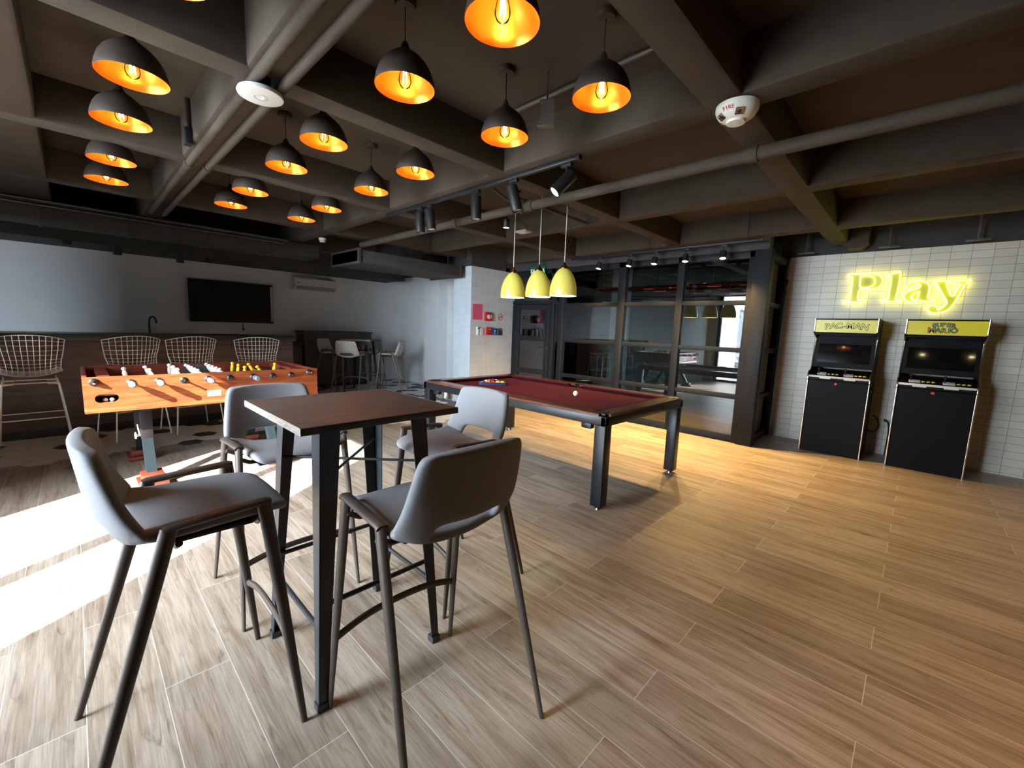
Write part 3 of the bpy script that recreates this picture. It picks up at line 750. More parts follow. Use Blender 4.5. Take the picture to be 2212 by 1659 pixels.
tv = thing('television', 'wide black television on the grey wall above the back counter', 'television', (XL+.004, 2.225, 1.755))
b = B(); b.box((.03, -.71, -.395), (.075, .71, .395), .006); obj('casing', b, M_black, tv)
b = B(); b.box((.0751, -.70, -.378), (.0762, .70, .385)); obj('screen', b, mat('dark_screen', (22, 24, 28), .32, spec=.3), tv)
b = B(); b.box((.0, -.25, -.2), (.032, .25, .2)); obj('bracket', b, M_matblack, tv)
b = B(); b.box((.0765, .662, -.36), (.078, .70, .36)); obj('sticker', b, mat('pale_sticker', (196, 192, 184), .5), tv)
b = B(); b.tube(smoothpath([(.02, .16, -.36), (.015, .16, -.45), (.012, .165, -.50)], 4), .006, 8); b.box((.0, .15, -.545), (.03, .18, -.50), .004); obj('cable', b, M_black, tv)
ac = thing('air_conditioner', 'white split air conditioner high on the grey wall, right of the television', 'air conditioner', (XL, 3.785, 2.25))
b = B(); b.prism([(0, .14), (.15, .14), (.19, .10), (.20, -.05), (.16, -.12), (.02, -.14), (0, -.14)], 'Y', -.445, .445)
for v in b.bm.verts: v.co = V((v.co.x, v.co.y, v.co.z))
obj('casing', b, M_white, ac)
b = B(); b.prism([(.165, -.118), (.202, -.055), (.205, -.058), (.168, -.125)], 'Y', -.41, .41); obj('louvre', b, mat('ac_louvre_grey', (150, 152, 152), .4), ac)
b = B(); b.box((.198, -.40, .0), (.2005, -.35, .018)); obj('badge', b, mat('ac_badge', (60, 62, 64), .4), ac)

# wire bar stools
def make_wire_stool(label):
    t = thing('wire_stool', label, 'stool')
    W = .265
    def sh(u, v):
        # v 0..1 from seat front, over the seat, up the flared back; u -1..1 across
        prof = [(.25, .775, .215), (.13, .762, .235), (.0, .752, .24), (-.09, .765, .235), (-.15, .82, .225), (-.185, .92, .235), (-.215, 1.05, .26), (-.235, 1.20, .275)]
        f = v*(len(prof)-1); i = min(int(f), len(prof)-2); q = f-i
        a, c = prof[i], prof[i+1]
        y = a[0]*(1-q)+c[0]*q; z = a[1]*(1-q)+c[1]*q; w = a[2]*(1-q)+c[2]*q
        k = abs(u)**2.2
        back = min(1, max(0, (v-.45)/.3))
        return V((u*w, y+k*.13*back, z+k*.055*(1-back)-k*.05*back*(v > .9)*((v-.9)/.1)))
    b = B()
    for k in range(13):
        u = -1+2*k/12; b.tube([sh(u, v/28) for v in range(29)], .0030 if 0 < k < 12 else .0045, 5, caps=False)
    for k in range(20):
        v = k/19; b.tube([sh(-1+2*j/16, v) for j in range(17)], .0026 if 0 < k < 19 else .0048, 5, caps=False)
    obj('wire_shell', b, M_wire, t, 60)
    b = B()
    fr = .0065
    for s in (-1, 1):
        b.tube(smoothpath([(s*.19, .17, .745), (s*.19, .17, .70), (s*.19, -.15, .70), (s*.19, -.15, .745)], 4), fr, 8)
    b.tube([(-.19, .17, .70), (.19, .17, .70)], fr, 8); b.tube([(-.19, -.15, .70), (.19, -.15, .70)], fr, 8)
    obj('under_frame', b, M_wire, t)
    for s in (-1, 1):
        for q in (-1, 1):
            b = B(); b.tube(smoothpath([(s*.12, q*.165, .695), (s*.185, q*.185, .69), (s*.205, q*.195, .64), (s*.265, q*.24, .0)], 5), .0085, 8); obj('leg', b, M_wire, t)
    b = B()
    zf = .33; k = 1-zf/.66; x_, y_ = .203+.062*k, .194+.046*k
    for s in (-1, 1):
        b.tube([(-x_, s*y_, zf), (x_, s*y_, zf)], .006, 8); b.tube([(s*x_, -y_, zf), (s*x_, y_, zf)], .006, 8)
    obj('footrest', b, M_wire, t)
    return t
WS = make_wire_stool('polished wire bar stool at the far left end of the bar, cut by the frame')
WS['group'] = 'wire bar stools along the bar'
WS.location = (-6.72, -.36, 0); WS.rotation_euler = (0, 0, PI/2+.05)
for (y, rz, lb) in ((.43, .30, 'polished wire bar stool, second from the left along the bar'), (1.0, .22, 'polished wire bar stool, third from the left along the bar'), (1.76, -.05, 'polished wire bar stool nearest the right end of the bar, behind the foosball players')):
    dup(WS, (-6.72, y, 0), PI/2+rz, lb)

# ------------------------------------------------------------------ arcade cabinets and neon
M_arcblk = mat('arcade_black_laminate', (13, 12, 11), .5, spec=.12, noise=.05, nscale=30)
M_trim = mat('chrome_t_moulding', (198, 190, 170), .2, 1.)
M_yelpanel = mat('yellow_backlit_marquee', (190, 180, 22), .35, emit=(200, 192, 10), estr=.24)
M_scr = mat('arcade_screen', (14, 15, 12), .06, coat=.4)
M_ink = mat('black_ink', (34, 32, 14), .5)
def arcade(label, xa, xb_, letters):
    w2 = (xb_-xa)/2; t = thing('arcade_cabinet', label, 'arcade cabinet', ((xa+xb_)/2, 6.59, 0))
    pr_ = [(0, 0), (0, .93), (-.012, .945), (-.012, 1.0), (.02, 1.045), (.16, 1.08), (.19, 1.12), (.225, 1.47), (.05, 1.53), (.02, 1.56), (.02, 1.72), (.60, 1.72), (.60, 0)]
    for s in (-1, 1):
        b = B(); b.prism(pr_, 'X', s*w2-(.018 if s > 0 else 0), s*w2+(.018 if s < 0 else 0)); sp = obj('side_panel', b, M_arcblk, t, 0)
        b = B(); b.tube([V((s*(w2-.009), y-.003, z)) for y, z in pr_[:11]], .0085, 8, flat=(1, .6), up=(1, 0, 0)); obj('edge_trim', b, M_trim, sp)
    w = w2-.018
    b = B(); b.box((-w, .012, .0), (w, .03, .94)); obj('front_panel', b, M_arcblk, t, 0)
    b = B(); b.prism([(.012, .935), (0, .945), (0, .985), (.16, 1.06), (.60, 1.06), (.60, .935)], 'X', -w, w); cp = obj('control_panel', b, M_arcblk, t, 0)
    b = B(); b.box((-w, -.012, .975), (w, .012, .999), .002); b.box((-w*.62, -.013, .962), (-w*.25, .0, .985)); b.box((w*.2, -.013, .962), (w*.57, .0, .985)); obj('front_strip', b, mat('white_edge_strip', (214, 208, 196), .35), cp)
    b = B(); b.prism([(.180, 1.10), (.224, 1.475), (.26, 1.475), (.20, 1.10)], 'X', -w, w); obj('bezel', b, M_arcblk, t, 0)
    b = B(); b.prism([(.1876, 1.165), (.2158, 1.405), (.219, 1.405), (.191, 1.165)], 'X', -w+.035, w-.035); b.xf(Matrix.Translation((0, -.004, 0))); obj('screen', b, M_scr, t, 0)
    b = B(); b.box((-w, .25, 1.44), (w, .60, 1.715)); b.box((-w, .04, 1.515), (w, .25, 1.535)); b.box((-w, .03, 1.70), (w, .3, 1.718)); obj('hood', b, M_arcblk, t, 0)
    b = B(); b.box((-w, .022, 1.548), (w, .034, 1.702)); mq = obj('marquee', b, M_yelpanel, t, 0)
    letters(mq, w)
    # two player sets: joystick, disc, three buttons
    sl = math.atan2(.075, .16)
    for s in (-.55, .35):
        cx_ = s*w+.0
        b = B(); b.box((cx_-.06, .03, 1.012), (cx_+.04, .085, 1.032), .01, rot=(sl, 0, 0)); obj('control_plate', b, mat('clear_grey_plate', (190, 190, 180), .3), cp)
        b = B(); b.tube([(cx_-.045, .05, 1.01), (cx_-.045, .045, 1.075)], .006, 8); b.sphere((cx_-.045, .045, 1.085), .017, 14, 10); obj('joystick', b, M_matblack, cp)
        for q in range(3):
            b = B(); b.lathe([(.0165, 0), (.0165, .010), (.012, .014), (0, .013)], (cx_+.062+q*.041, .05+.004*q, 1.016), n=16); obj('button', b, mat('yellow_button', (222, 196, 40), .3), cp)
    b = B(); b.lathe([(.018, 0), (.018, -.012), (.012, -.018), (0, -.018)], (-w*.05, .012, .905), 'Y', 16); obj('start_button', b, mat('red_button', (190, 50, 44), .35), t)
    return t
RUF = ((1, 0, 0), (0, 0, 1), (0, -1, 0))
def put_letters(mq, items, z0, y):
    """items: (char, x, z, size, roll, fill colour or None)"""
    bo = bmesh.new(); fills = {}
    for ch, x, z, sz, ro, colr in items:
        M = Matrix.Translation((x, y-.0015, z)) @ Matrix.Rotation(ro, 4, 'Y')
        merge(bo, text_bm(ch, sz, .001, RUF, bold=.0048), M)
        M2 = Matrix.Translation((x, y-.0035, z)) @ Matrix.Rotation(ro, 4, 'Y')
        fills.setdefault(colr, bmesh.new()); merge(fills[colr], text_bm(ch, sz, .001, RUF, bold=0.), M2)
    o = obj('lettering', bo, M_ink, mq, 0)
    for colr, bm in fills.items(): obj('letter_face', bm, mat('letter_%d_%d_%d' % colr, colr, .4, emit=colr, estr=.25), mq, 0)
def lets1(mq, w):
    it = []; s = 'PAC-MAN'; xs = [-.19, -.128, -.066, -.012, .048, .125, .196]
    for i, ch in enumerate(s):
        arch = -.010*((i-3)/3.)**2
        it.append((ch, xs[i]*.95, 1.628+arch, .100 if ch != '-' else .08, (i-3)*.055, (196, 188, 60)))
    put_letters(mq, it, 1.63, .022)
def lets2(mq, w):
    cs = [(90, 150, 160), (110, 150, 70), (170, 130, 60), (120, 150, 80), (150, 80, 50)]
    it = []
    for i, ch in enumerate('SUPER'): it.append((ch, -.02+(i-2)*.037, 1.660-.004*abs(i-2), .056, (i-2)*.04, cs[i]))
    cs2 = [(170, 74, 40), (80, 130, 60), (170, 140, 50), (84, 140, 150), (80, 130, 66)]; xs = [-.105, -.055, -.008, .033, .072]
    for i, ch in enumerate('MARIO'): it.append((ch, -.005+xs[i]*.98, 1.598, .082 if i == 0 else .07, (i-2)*.03, cs2[i]))
    put_letters(mq, it, 1.63, .022)
arcade('black arcade cabinet with a yellow marquee, the narrower one nearest the glass partition', -1.01, -.375, lets1)
arcade('black arcade cabinet with a yellow marquee, the one under the end of the neon sign', -.148, .502, lets2)
# supply cables and socket between the cabinets
for pts, lb in (([(-.36, 7.0, .32), (-.30, 7.10, .30), (-.27, 7.14, .38), (-.30, 7.17, .47), (-.345, 7.18, .50)], 'black cable looping out beside the narrower arcade cabinet'),
                ([(-.215, 7.2, .45), (-.205, 7.17, .45), (-.18, 7.15, .42), (-.165, 7.13, .30), (-.172, 7.10, .008)], 'black plug and cable at the edge of the wider arcade cabinet')):
    b = B(); b.tube(smoothpath(pts, 6), .007, 8); b.box((pts[0][0]-.015, pts[0][1]-.012, pts[0][2]-.015), (pts[0][0]+.015, pts[0][1]+.003, pts[0][2]+.015), .003); tag(obj('power_cable', b, M_black), lb, 'cable')

# neon lettering: tube strokes surveyed on the wall plane
M_neon = mat('neon_yellow_tube', (255, 250, 120), .4, emit=(250, 248, 84), estr=8.)
M_acr_glow = mat('neon_backing_glow', (128, 128, 10), .4, emit=(120, 120, 0), estr=.05)
NS = 512/2212.
def nz(pts, Y): return [on_y(1700+x*NS, 560+y*NS, Y) for x, y in pts]
strokes = [
 # P
 ('P', [(565, 155), (600, 140), (690, 137), (790, 132), (850, 143), (893, 180), (888, 225), (850, 265), (790, 280), (710, 275), (672, 300), (662, 375), (690, 382), (728, 388), (722, 404), (660, 403), (560, 404), (532, 406), (540, 392), (585, 385), (598, 300), (612, 175), (590, 168), (565, 155)], True),
 ('P', [(690, 160), (735, 150), (790, 160), (822, 195), (810, 235), (770, 262), (720, 268), (684, 262), (682, 215), (690, 160)], True),
 ('l', [(925, 153), (980, 140), (1030, 126), (1058, 122), (1052, 200), (1035, 290), (1018, 372), (1062, 380), (1058, 394), (970, 395), (888, 394), (895, 380), (940, 374), (955, 290), (972, 170), (925, 166), (925, 153)], True),
 ('a', [(1115, 260), (1150, 222), (1220, 205), (1290, 212), (1328, 245), (1328, 300), (1318, 360), (1368, 374), (1355, 392), (1270, 393), (1238, 385), (1200, 384), (1150, 396), (1105, 386), (1090, 350), (1110, 312), (1160, 288), (1225, 270), (1245, 245), (1215, 225), (1180, 240), (1150, 268), (1125, 272), (1115, 260)], True),
 ('a', [(1235, 300), (1185, 320), (1160, 350), (1172, 375), (1205, 378), (1225, 345), (1235, 300)], True),
 ('y', [(1360, 214), (1420, 205), (1520, 205), (1525, 218), (1490, 225), (1500, 255), (1530, 335), (1555, 338), (1590, 280), (1620, 232), (1560, 222), (1565, 206), (1640, 200), (1710, 192), (1712, 205), (1670, 225), (1630, 290), (1580, 380), (1530, 450), (1470, 490), (1400, 503), (1340, 498), (1315, 470), (1325, 440), (1365, 430), (1400, 448), (1410, 470), (1450, 450), (1490, 405), (1470, 360), (1420, 270), (1395, 228), (1360, 214)], True)]
ns = thing('neon_sign', 'yellow neon sign spelling Play on the white tiled wall above the arcade cabinets', 'neon sign', (-.24, YA, 2.1))
org = V((-.24, YA, 2.1))
lt = {}
for ch, pts, cl in strokes:
    P = nz(pts, YA-.045); P = [p-org for p in P]
    Q = smoothpath(P, 4)
    if ch not in lt:
        b = B(); b.tube(Q[:-1], .0085, 8, closed=True); lt[ch] = b
        # acrylic backing cut to the outline, neon glow in its yellow, on short stand-offs
        bb = B(); vs = [bb.bm.verts.new((q.x, -.022, q.z)) for q in Q[:-1]]
        es = [bb.bm.edges.new((vs[i], vs[(i+1) % len(vs)])) for i in range(len(vs))]
        bmesh.ops.triangle_fill(bb.bm, edges=es, use_beauty=True)
        ex = bmesh.ops.extrude_face_region(bb.bm, geom=bb.bm.faces[:])
        for v in ex['geom']:
            if isinstance(v, bmesh.types.BMVert): v.co.y += .005
        xsn = [q.x for q in Q]; zs = [q.z for q in Q]
        bp_ = obj('letter_backing', bb, M_acr_glow, ns, 0); bp_['kindname'] = ch
        del bp_['kindname']
        for k in (len(Q)//5, len(Q)//2):
            s_ = B(); s_.lathe([(.007, 0), (.007, -.04)], (Q[k].x, 0, Q[k].z), 'Y', 10, cap1=True); obj('standoff', s_, M_chrome, ns)
    else:
        lt[ch].tube(Q[:-1], .0085, 8, closed=True)
for ch, b in lt.items(): obj('neon_letter', b, M_neon, ns)

# ------------------------------------------------------------------ notices and devices on the tiled return wall (face x = -6.0)
WX = -6.0
def plate(name, label, cat, y0, y1, z0, z1, d, m, bev=.003, group=None):
    t = thing(name, label, cat, (WX, (y0+y1)/2, (z0+z1)/2), 0, group)
    b = B(); b.box((0, -(y1-y0)/2, -(z1-z0)/2), (d, (y1-y0)/2, (z1-z0)/2), bev); obj('body', b, m, t, 30)
    return t, (y1-y0)/2, (z1-z0)/2
RY = ((0, 1, 0), (0, 0, 1), (1, 0, 0))
t, hw, hh = plate('notice_sheet', 'pink paper notice taped on the tiled wall', 'notice', 5.13, 5.375, 1.585, 1.875, .002, mat('pink_paper', (214, 92, 118), .7), 0)
b = B()
for k in range(9): b.box((.0021, -hw*.75, hh*.62-k*.026), (.0024, hw*(.75-.25*((k*7) % 3)), hh*.62-k*.026+.006))
b.box((.0021, -.03, hh*.80), (.0024, .03, hh*.86)); obj('faded_print', b, mat('pink_print', (178, 66, 92), .7), t)
t, hw, hh = plate('alarm_sounder', 'red square alarm sounder with a white round centre on the tiled wall', 'alarm', 5.42, 5.59, 1.57, 1.735, .05, mat('alarm_red', (186, 22, 30), .35), .01)
b = B(); b.lathe([(.042, .05), (.042, .056), (.036, .060), (0, .060)], (0, 0, 0), 'X', 24); obj('sounder_disc', b, M_white, t)
b = B()
for s in (-1, 1): b.tube([(.052, s*.06*math.cos(a), .06*math.sin(a)) for a in [(-40+k*10)*PI/180 for k in range(9)]], .003, 6)
obj('arc_mark', b, mat('alarm_mark_white', (220, 200, 200), .5), t)
t, hw, hh = plate('no_smoking_sign', 'white no smoking sign with a red barred circle on the tiled wall', 'sign', 5.765, 5.93, 1.575, 1.735, .003, M_white, 0)
b = B(); b.lathe([(.056, .003), (.056, .0045), (.068, .0045), (.068, .003)], (0, 0, .005), 'X', 32); b.box((.003, -.058, -.001), (.0048, .058, .011), 0, rot=(PI/4, 0, 0), piv=(0, 0, .005)); obj('ban_symbol', b, mat('sign_red', (170, 30, 44), .5), t)
b = B(); b.box((.003, -.042, -.002), (.0042, .028, .009)); b.box((.003, .032, -.002), (.0042, .040, .009)); b.tube([(.0036, .034, .012), (.0036, .030, .022), (.0036, .036, .032)], .0025, 6); obj('cigarette_symbol', b, M_black, t)
t, hw, hh = plate('wall_switch', 'white light switch on the tiled wall, left of the white cover plate', 'switch', 5.235, 5.285, 1.30, 1.455, .03, M_white)
b = B(); b.box((.03, -.014, .03), (.033, .014, .06)); obj('sensor_window', b, M_black, t)
b = B(); b.box((.03, -.015, -.05), (.034, .015, .01), .002); obj('rocker', b, M_white, t)
t, hw, hh = plate('cover_plate', 'white square cover plate between the light switch and the red call point', 'cover plate', 5.30, 5.40, 1.30, 1.435, .02, M_white, .004)
b = B(); b.box((.02, -.036, -.05), (.023, .036, .05), .003); obj('raised_face', b, M_white, t)
t, hw, hh = plate('fire_call_point', 'small red fire alarm call point box on the tiled wall', 'call point', 5.47, 5.585, 1.305, 1.455, .05, mat('alarm_red', (186, 22, 30), .35), .006)
b = B(); b.box((.05, -.035, -.045), (.054, .035, .005), .002); obj('pull_plate', b, mat('dark_pull', (60, 18, 20), .4), t)
b = B(); b.box((.05, -.03, .03), (.0515, .03, .04)); b.box((.054, -.02, -.025), (.056, .02, -.015)); obj('white_mark', b, M_white, t)
t, hw, hh = plate('blue_call_point', 'small blue release box beside the red call point on the tiled wall', 'call point', 5.60, 5.735, 1.305, 1.435, .05, mat('box_blue', (36, 62, 128), .35), .006)
b = B(); b.sphere((.05, 0, .015), .024, 14, 10, (.3, 1, 1)); b.box((.05, -.035, -.05), (.0515, .035, -.03)); obj('white_mark', b, mat('pale_blue_mark', (150, 176, 206), .5), t)
t, hw, hh = plate('card_reader', 'narrow dark card reader at the right of the tiled wall', 'card reader', 5.815, 5.885, 1.305, 1.44, .02, mat('reader_dark', (42, 44, 66), .35), .004)
b = B(); b.box((.02, -.022, .02), (.0215, .022, .055)); obj('display', b, mat('reader_display', (104, 108, 120), .3), t)

# exit sign over the door
t = thing('exit_sign', 'green exit sign hanging over the glass door', 'sign', (-5.30, YG-.07, 2.42))
b = B(); b.box((-.175, -.012, -.02), (.175, .012, .185), .003); obj('panel', b, mat('exit_green', (10, 92, 66), .4, emit=(6, 90, 60), estr=.25), t)
bm = text_bm('SALIDA', .105, .001, RUF, bold=.001); bmesh.ops.transform(bm, matrix=Matrix.Translation((0, -.0135, .105)), verts=bm.verts[:]); obj('lettering', bm, mat('exit_white', (220, 240, 230), .4, emit=(220, 240, 230), estr=.5), t, 0)
b = B(); b.tube([(-.12, 0, .185), (-.12, 0, .30)], .006, 8); b.tube([(.12, 0, .185), (.12, 0, .30)], .006, 8); obj('hanger', b, M_matblack, t)

# ------------------------------------------------------------------ ceiling lamps
M_domeout = mat('lamp_dark_bronze', (50, 40, 31), .6)
M_copper = mat('lamp_copper_inside', (246, 122, 34), .3, .55)
M_fil = mat('glowing_filament', (255, 200, 110), .5, emit=(255, 206, 128), estr=230.)
M_bcol = mat('lamp_cord_dark', (40, 34, 28), .6)
def dome_lamp():
    t = thing('pendant_lamp', '', 'pendant lamp')
    R = .143
    out = [(R, 0), (R+.001, .010), (R-.005, .04), (R-.017, .075), (R-.036, .107), (.080, .134), (.052, .155), (.031, .170), (.020, .183), (.016, .20), (.011, .208), (.005, .212)]
    b = B(); b.lathe(out, n=40); obj('shade', b, M_domeout, t, 40)
    b = B(); b.lathe([(R, 0), (R-.003, .004), (R-.009, .04), (R-.021, .074), (R-.040, .104), (.076, .130), (.048, .150), (.027, .164), (.0, .167)], n=40); obj('shade_lining', b, M_copper, t, 50)
    b = B(); b.lathe([(.019, .163), (.019, .118), (.014, .112), (0, .112)], n=18); obj('bulb_socket', b, M_black, t)
    b = B(); b.lathe([(.012, .114), (.016, .10), (.026, .065), (.031, .04), (.031, .028), (.024, .01), (.012, .001), (0, -.001)], n=20); bu = obj('bulb', b, M_bulb, t, 60)
    b = B()
    for k in range(4):
        a = k*PI/2+.4; b.tube([(.006*math.cos(a), .006*math.sin(a), .10), (.012*math.cos(a), .012*math.sin(a), .024)], .0022, 6)
    obj('filament', b, M_fil, bu, 0)
    b = B(); b.tube([(0, 0, .21), (0, 0, SLAB-2.6-.02)], .003, 6); obj('cord', b, M_bcol, t)
    b = B(); b.lathe([(.0, SLAB-2.6-.03), (.045, SLAB-2.6-.03), (.05, SLAB-2.6-.02), (.05, SLAB-2.6)], n=24, cap1=True); obj('canopy', b, M_domeout, t)
    return t
lampx = [-5.28, -4.585, -3.635, -2.94, -1.97, -1.287]; ordn = ['first', 'second', 'third', 'fourth', 'fifth', 'sixth']
rows_ = [(.287, 'row nearest the window'), (1.214, 'middle row'), (1.906, 'row nearest the pool table')]
L0 = None
for ry_, rn in rows_:
    for k, x in enumerate(lampx):
        if ry_ < .5 and k > 4: continue
        lab = 'black pendant with orange lining, %s from television wall, %s' % (ordn[k], rn)
        if L0 is None:
            L0 = dome_lamp(); L0['label'] = lab; L0['group'] = 'black dome pendants with orange linings'; L0.location = (x, ry_, 2.6)
        else: dup(L0, (x, ry_, 2.6), 0, lab)

# three yellow glass pendants over the pool table
M_yglass = mat('yellow_lamp_glass', (206, 192, 92), .35, emit=(230, 212, 66), estr=.14, coat=.3)
M_inwhite = mat('lamp_white_lining', (246, 244, 230), .5, emit=(255, 250, 225), estr=1.3)
M_brass = mat('aged_brass', (140, 112, 60), .3, 1.)
def bell_lamp():
    t = thing('glass_pendant_lamp', '', 'pendant lamp')
    b = B(); b.lathe([(.139, 0), (.142, .015), (.141, .06), (.134, .11), (.121, .16), (.102, .205), (.078, .245), (.052, .272), (.036, .281), (.030, .283)], n=36); obj('shade', b, M_yglass, t, 60)
    b = B(); b.lathe([(.139, 0), (.135, .004), (.137, .02), (.136, .06), (.129, .11), (.116, .16), (.097, .203), (.073, .242), (.047, .268), (0, .275)], n=36); obj('shade_lining', b, M_inwhite, t, 60)
    b = B(); b.lathe([(.044, .272), (.046, .285), (.040, .300), (.022, .312), (.014, .335), (.006, .345), (0, .346)], n=24); obj('cap', b, M_brass, t)
    b = B(); b.tube([(0, 0, .34), (0, 0, SLAB-1.805-.02)], .0045, 8); obj('cord', b, mat('pale_lamp_cord', (190, 182, 165), .6), t)
    b = B(); b.lathe([(0, SLAB-1.805-.03), (.05, SLAB-1.805-.03), (.055, SLAB-1.805)], n=20, cap1=True); obj('canopy', b, M_domeout, t)
    b = B(); b.sphere((0, 0, .13), .03, 14, 10); obj('bulb', b, mat('bulb_warm_white', (255, 244, 220), .4, emit=(255, 236, 190), estr=22.), t)
    return t
Y0_ = None
for x, lb in ((-3.49, 'yellow glass bell pendant over the rack end of the pool table, leftmost of three'), (-3.10, 'yellow glass bell pendant in the middle of the three over the pool table'), (-2.755, 'yellow glass bell pendant over the cue ball, rightmost of three')):
    if Y0_ is None: Y0_ = bell_lamp(); Y0_['label'] = lb; Y0_['group'] = 'yellow pendants over the pool table'; Y0_.location = (x, 3.59, 1.805)
    else: dup(Y0_, (x, 3.59, 1.805), 0, lb)

# track with five aimable spotlights under the beam
M_lens = mat('spot_lens_pale', (226, 222, 214), .25)
M_lit = mat('spot_lens_lit', (255, 240, 205), .4, emit=(255, 228, 170), estr=45.)
def track(name, label, p0, p1):
    t = thing(name, label, 'light track', p0)
    d = V(p1)-V(p0); b = B()
    b.box((0, -.017, -.0), (d.x, .017, .03), .003); obj('rail', b, M_matblack, t)
    b = B(); b.box((-.03, -.02, -.004), (.0, .02, .031), .004); b.box((d.x, -.02, -.004), (d.x+.03, .02, .031), .004); obj('end_cap', b, M_matblack, t)
    return t
def spot(name, label, p, aim, lens, group, r=.047, ln=.20, stem=.09):
    """p: point on the track underside; aim: direction of the beam"""
    t = thing(name, label, 'spotlight', p, 0, group)
    b = B(); b.box((-.045, -.016, -.028), (.045, .016, 0), .003); obj('track_adapter', b, M_matblack, t)
    b = B(); b.tube([(0, 0, -.028), (0, 0, -stem)], .007, 8); obj('stem', b, M_matblack, t)
    a = V(aim).normalized(); q = V((0, 0, 1)).rotation_difference(-a).to_matrix().to_4x4()
    M = Matrix.Translation((0, 0, -stem-.03)) @ q
    b = B(); b.lathe([(0, ln*.35), (r*.94, ln*.35), (r, ln*.33), (r, -ln*.65), (r*.92, -ln*.66), (r*.88, -ln*.62), (r*.86, -ln*.60)], n=26, M=None); b.xf(M); hd = obj('head', b, M_matblack, t)
    b = B(); b.lathe([(r*.88, -ln*.615), (r*.4, -ln*.625), (0, -ln*.63)], n=26); b.xf(M); obj('lens', b, lens, hd)
    return t
track('light_track', 'black light track along the beam between the pendants and the pool table', (-4.54, 2.60, 2.665), (-1.93, 2.60, 2.665))
for x, aim, lb in ((-3.92, (.0, .05, -1), 'unlit black track spotlight above the pool table, first from the bar side'), (-3.74, (.15, .05, -1), 'unlit black track spotlight, second from the bar side, close beside the first'),
                   (-3.03, (.04, .02, -1), 'unlit black track spotlight hanging straight, third from the bar side'), (-2.56, (.18, .22, -1), 'unlit black track spotlight, fourth from the bar side, above the yellow pendants'),
                   (-2.02, (-.35, -.62, -.75), 'black track spotlight with its pale lens turned to the camera')):
    spot('track_spotlight', lb, (x, 2.60, 2.665), aim, M_lens, 'spotlights on the track by the pool table')
track('light_track', 'black light track in front of the glass partition', (-4.35, 5.9, 2.62), (-1.55, 5.9, 2.62))
b = B()
for x in (-4.2, -3.0, -1.7): b.tube([(x, 5.9, 2.65), (x, 5.9, SLAB)], .006, 8)
tag(obj('track_hanger', b, M_matblack), 'thin black rods holding the light track at the glass partition', 'hanger')
spots2 = []
for k, x in enumerate((-3.83, -3.30, -2.90, -2.455, -1.97)):
    spot('lit_spotlight', 'small lit spotlight in front of the glass, %s from the tiled wall' % ordn[k], (x, 5.9, 2.62), (.05*(k-2), -.25, -1), M_lit, 'lit spotlights at the glass partition', .040, .10, .085)
    spots2.append((x, 5.9, 2.40))
# track near the window side, over the camera: its lamps show in the arcade screens and light the near floor
track('light_track', 'black light track over the open floor, outside the photo on the right', (-.25, 1.45, 2.66), (2.6, 1.45, 2.66))
spots3 = []
for k, (x, ax_) in enumerate(((.05, 0), (.75, 0), (1.45, .1), (2.1, .1))):
    spot('lit_spotlight', 'lit spotlight on the track over the open floor, %s from the foosball side' % ordn[k], (x, 1.45, 2.66), (ax_, .35, -1), M_lit, 'lit spotlights over the open floor', .040, .10, .085)
    spots3.append((x, 1.45, 2.44))
# single small lamp among the pendants
spot('hanging_spotlight', 'single small chrome-rimmed lamp hanging left of the yellow pendants', (-3.36, 3.32, 2.70), (0, 0, -1), M_lit, None, .034, .09, .09)
# downlight cylinders along the bar soffit
for k, (y, l) in enumerate(((.012, .05), (.545, .12), (1.11, .045), (1.31, .135), (1.715, .085))):
    t = thing('bar_downlight', 'black cylinder downlight under the bar soffit, %s from the left edge of the photo' % ordn[k], 'downlight', (-9.06, y, 2.47), 0, 'cylinder downlights over the bar')
    b = B(); b.lathe([(.052, 0), (.052, -l), (.045, -l-.002), (.040, -l+.012), (0, -l+.012)], n=22, cap0=True); obj('housing', b, M_matblack, t)

# ------------------------------------------------------------------ pipes, duct and devices on the ceiling
def pipe(name, label, pts, r, m=M_ceil, fit=(), cat='pipe'):
    b = B(); b.tube(pts, r, 14)
    t = None
    o = obj(name, b, m, None, 40); tag(o, label, cat)
    if fit:
        b = B()
        for p, d in fit:
            d = V(d).normalized(); b.tube([V(p)-d*.035, V(p)+d*.035], r*1.22, 14)
        obj('coupling', b, m, o, 40)
    return o
pipe('ceiling_pipe', 'thick round pipe crossing the ceiling between the pendants and the glass partition', [(-6.3, 3.14, 2.625), (3.3, 3.14, 2.625)], .042, M_ceil, [((-4.0, 3.14, 2.625), (1, 0, 0)), ((-2.85, 3.14, 2.625), (1, 0, 0)), ((-.93, 3.14, 2.625), (1, 0, 0))])
pipe('ceiling_conduit', 'upper of two parallel conduits under the beam beside the white disc', [(-6.8, .735, 2.672), (3.3, .735, 2.672)], .027, M_ceil, [((-4.42, .735, 2.672), (1, 0, 0))], 'conduit')
pipe('ceiling_conduit', 'lower of two parallel conduits under the beam, closer to the pool table', [(-6.8, .86, 2.672), (3.3, .86, 2.672)], .027, M_ceil, [((-4.42, .86, 2.672), (1, 0, 0))], 'conduit')
pipe('ceiling_conduit', 'pale thin conduit across the ceiling panel beside the metal plate', [(-2.55, 2.27, 2.968), (-1.04, 2.27, 2.968)], .016, M_conduit, (), 'conduit')
pipe('drop_conduit', 'thin conduit dropping from the track beam beside the spotlights', [(-2.93, 2.72, 2.69), (-2.93, 2.80, 2.66), (-2.93, 3.06, 2.60), (-2.93, 3.10, 2.56)], .012, M_ceil, (), 'conduit')
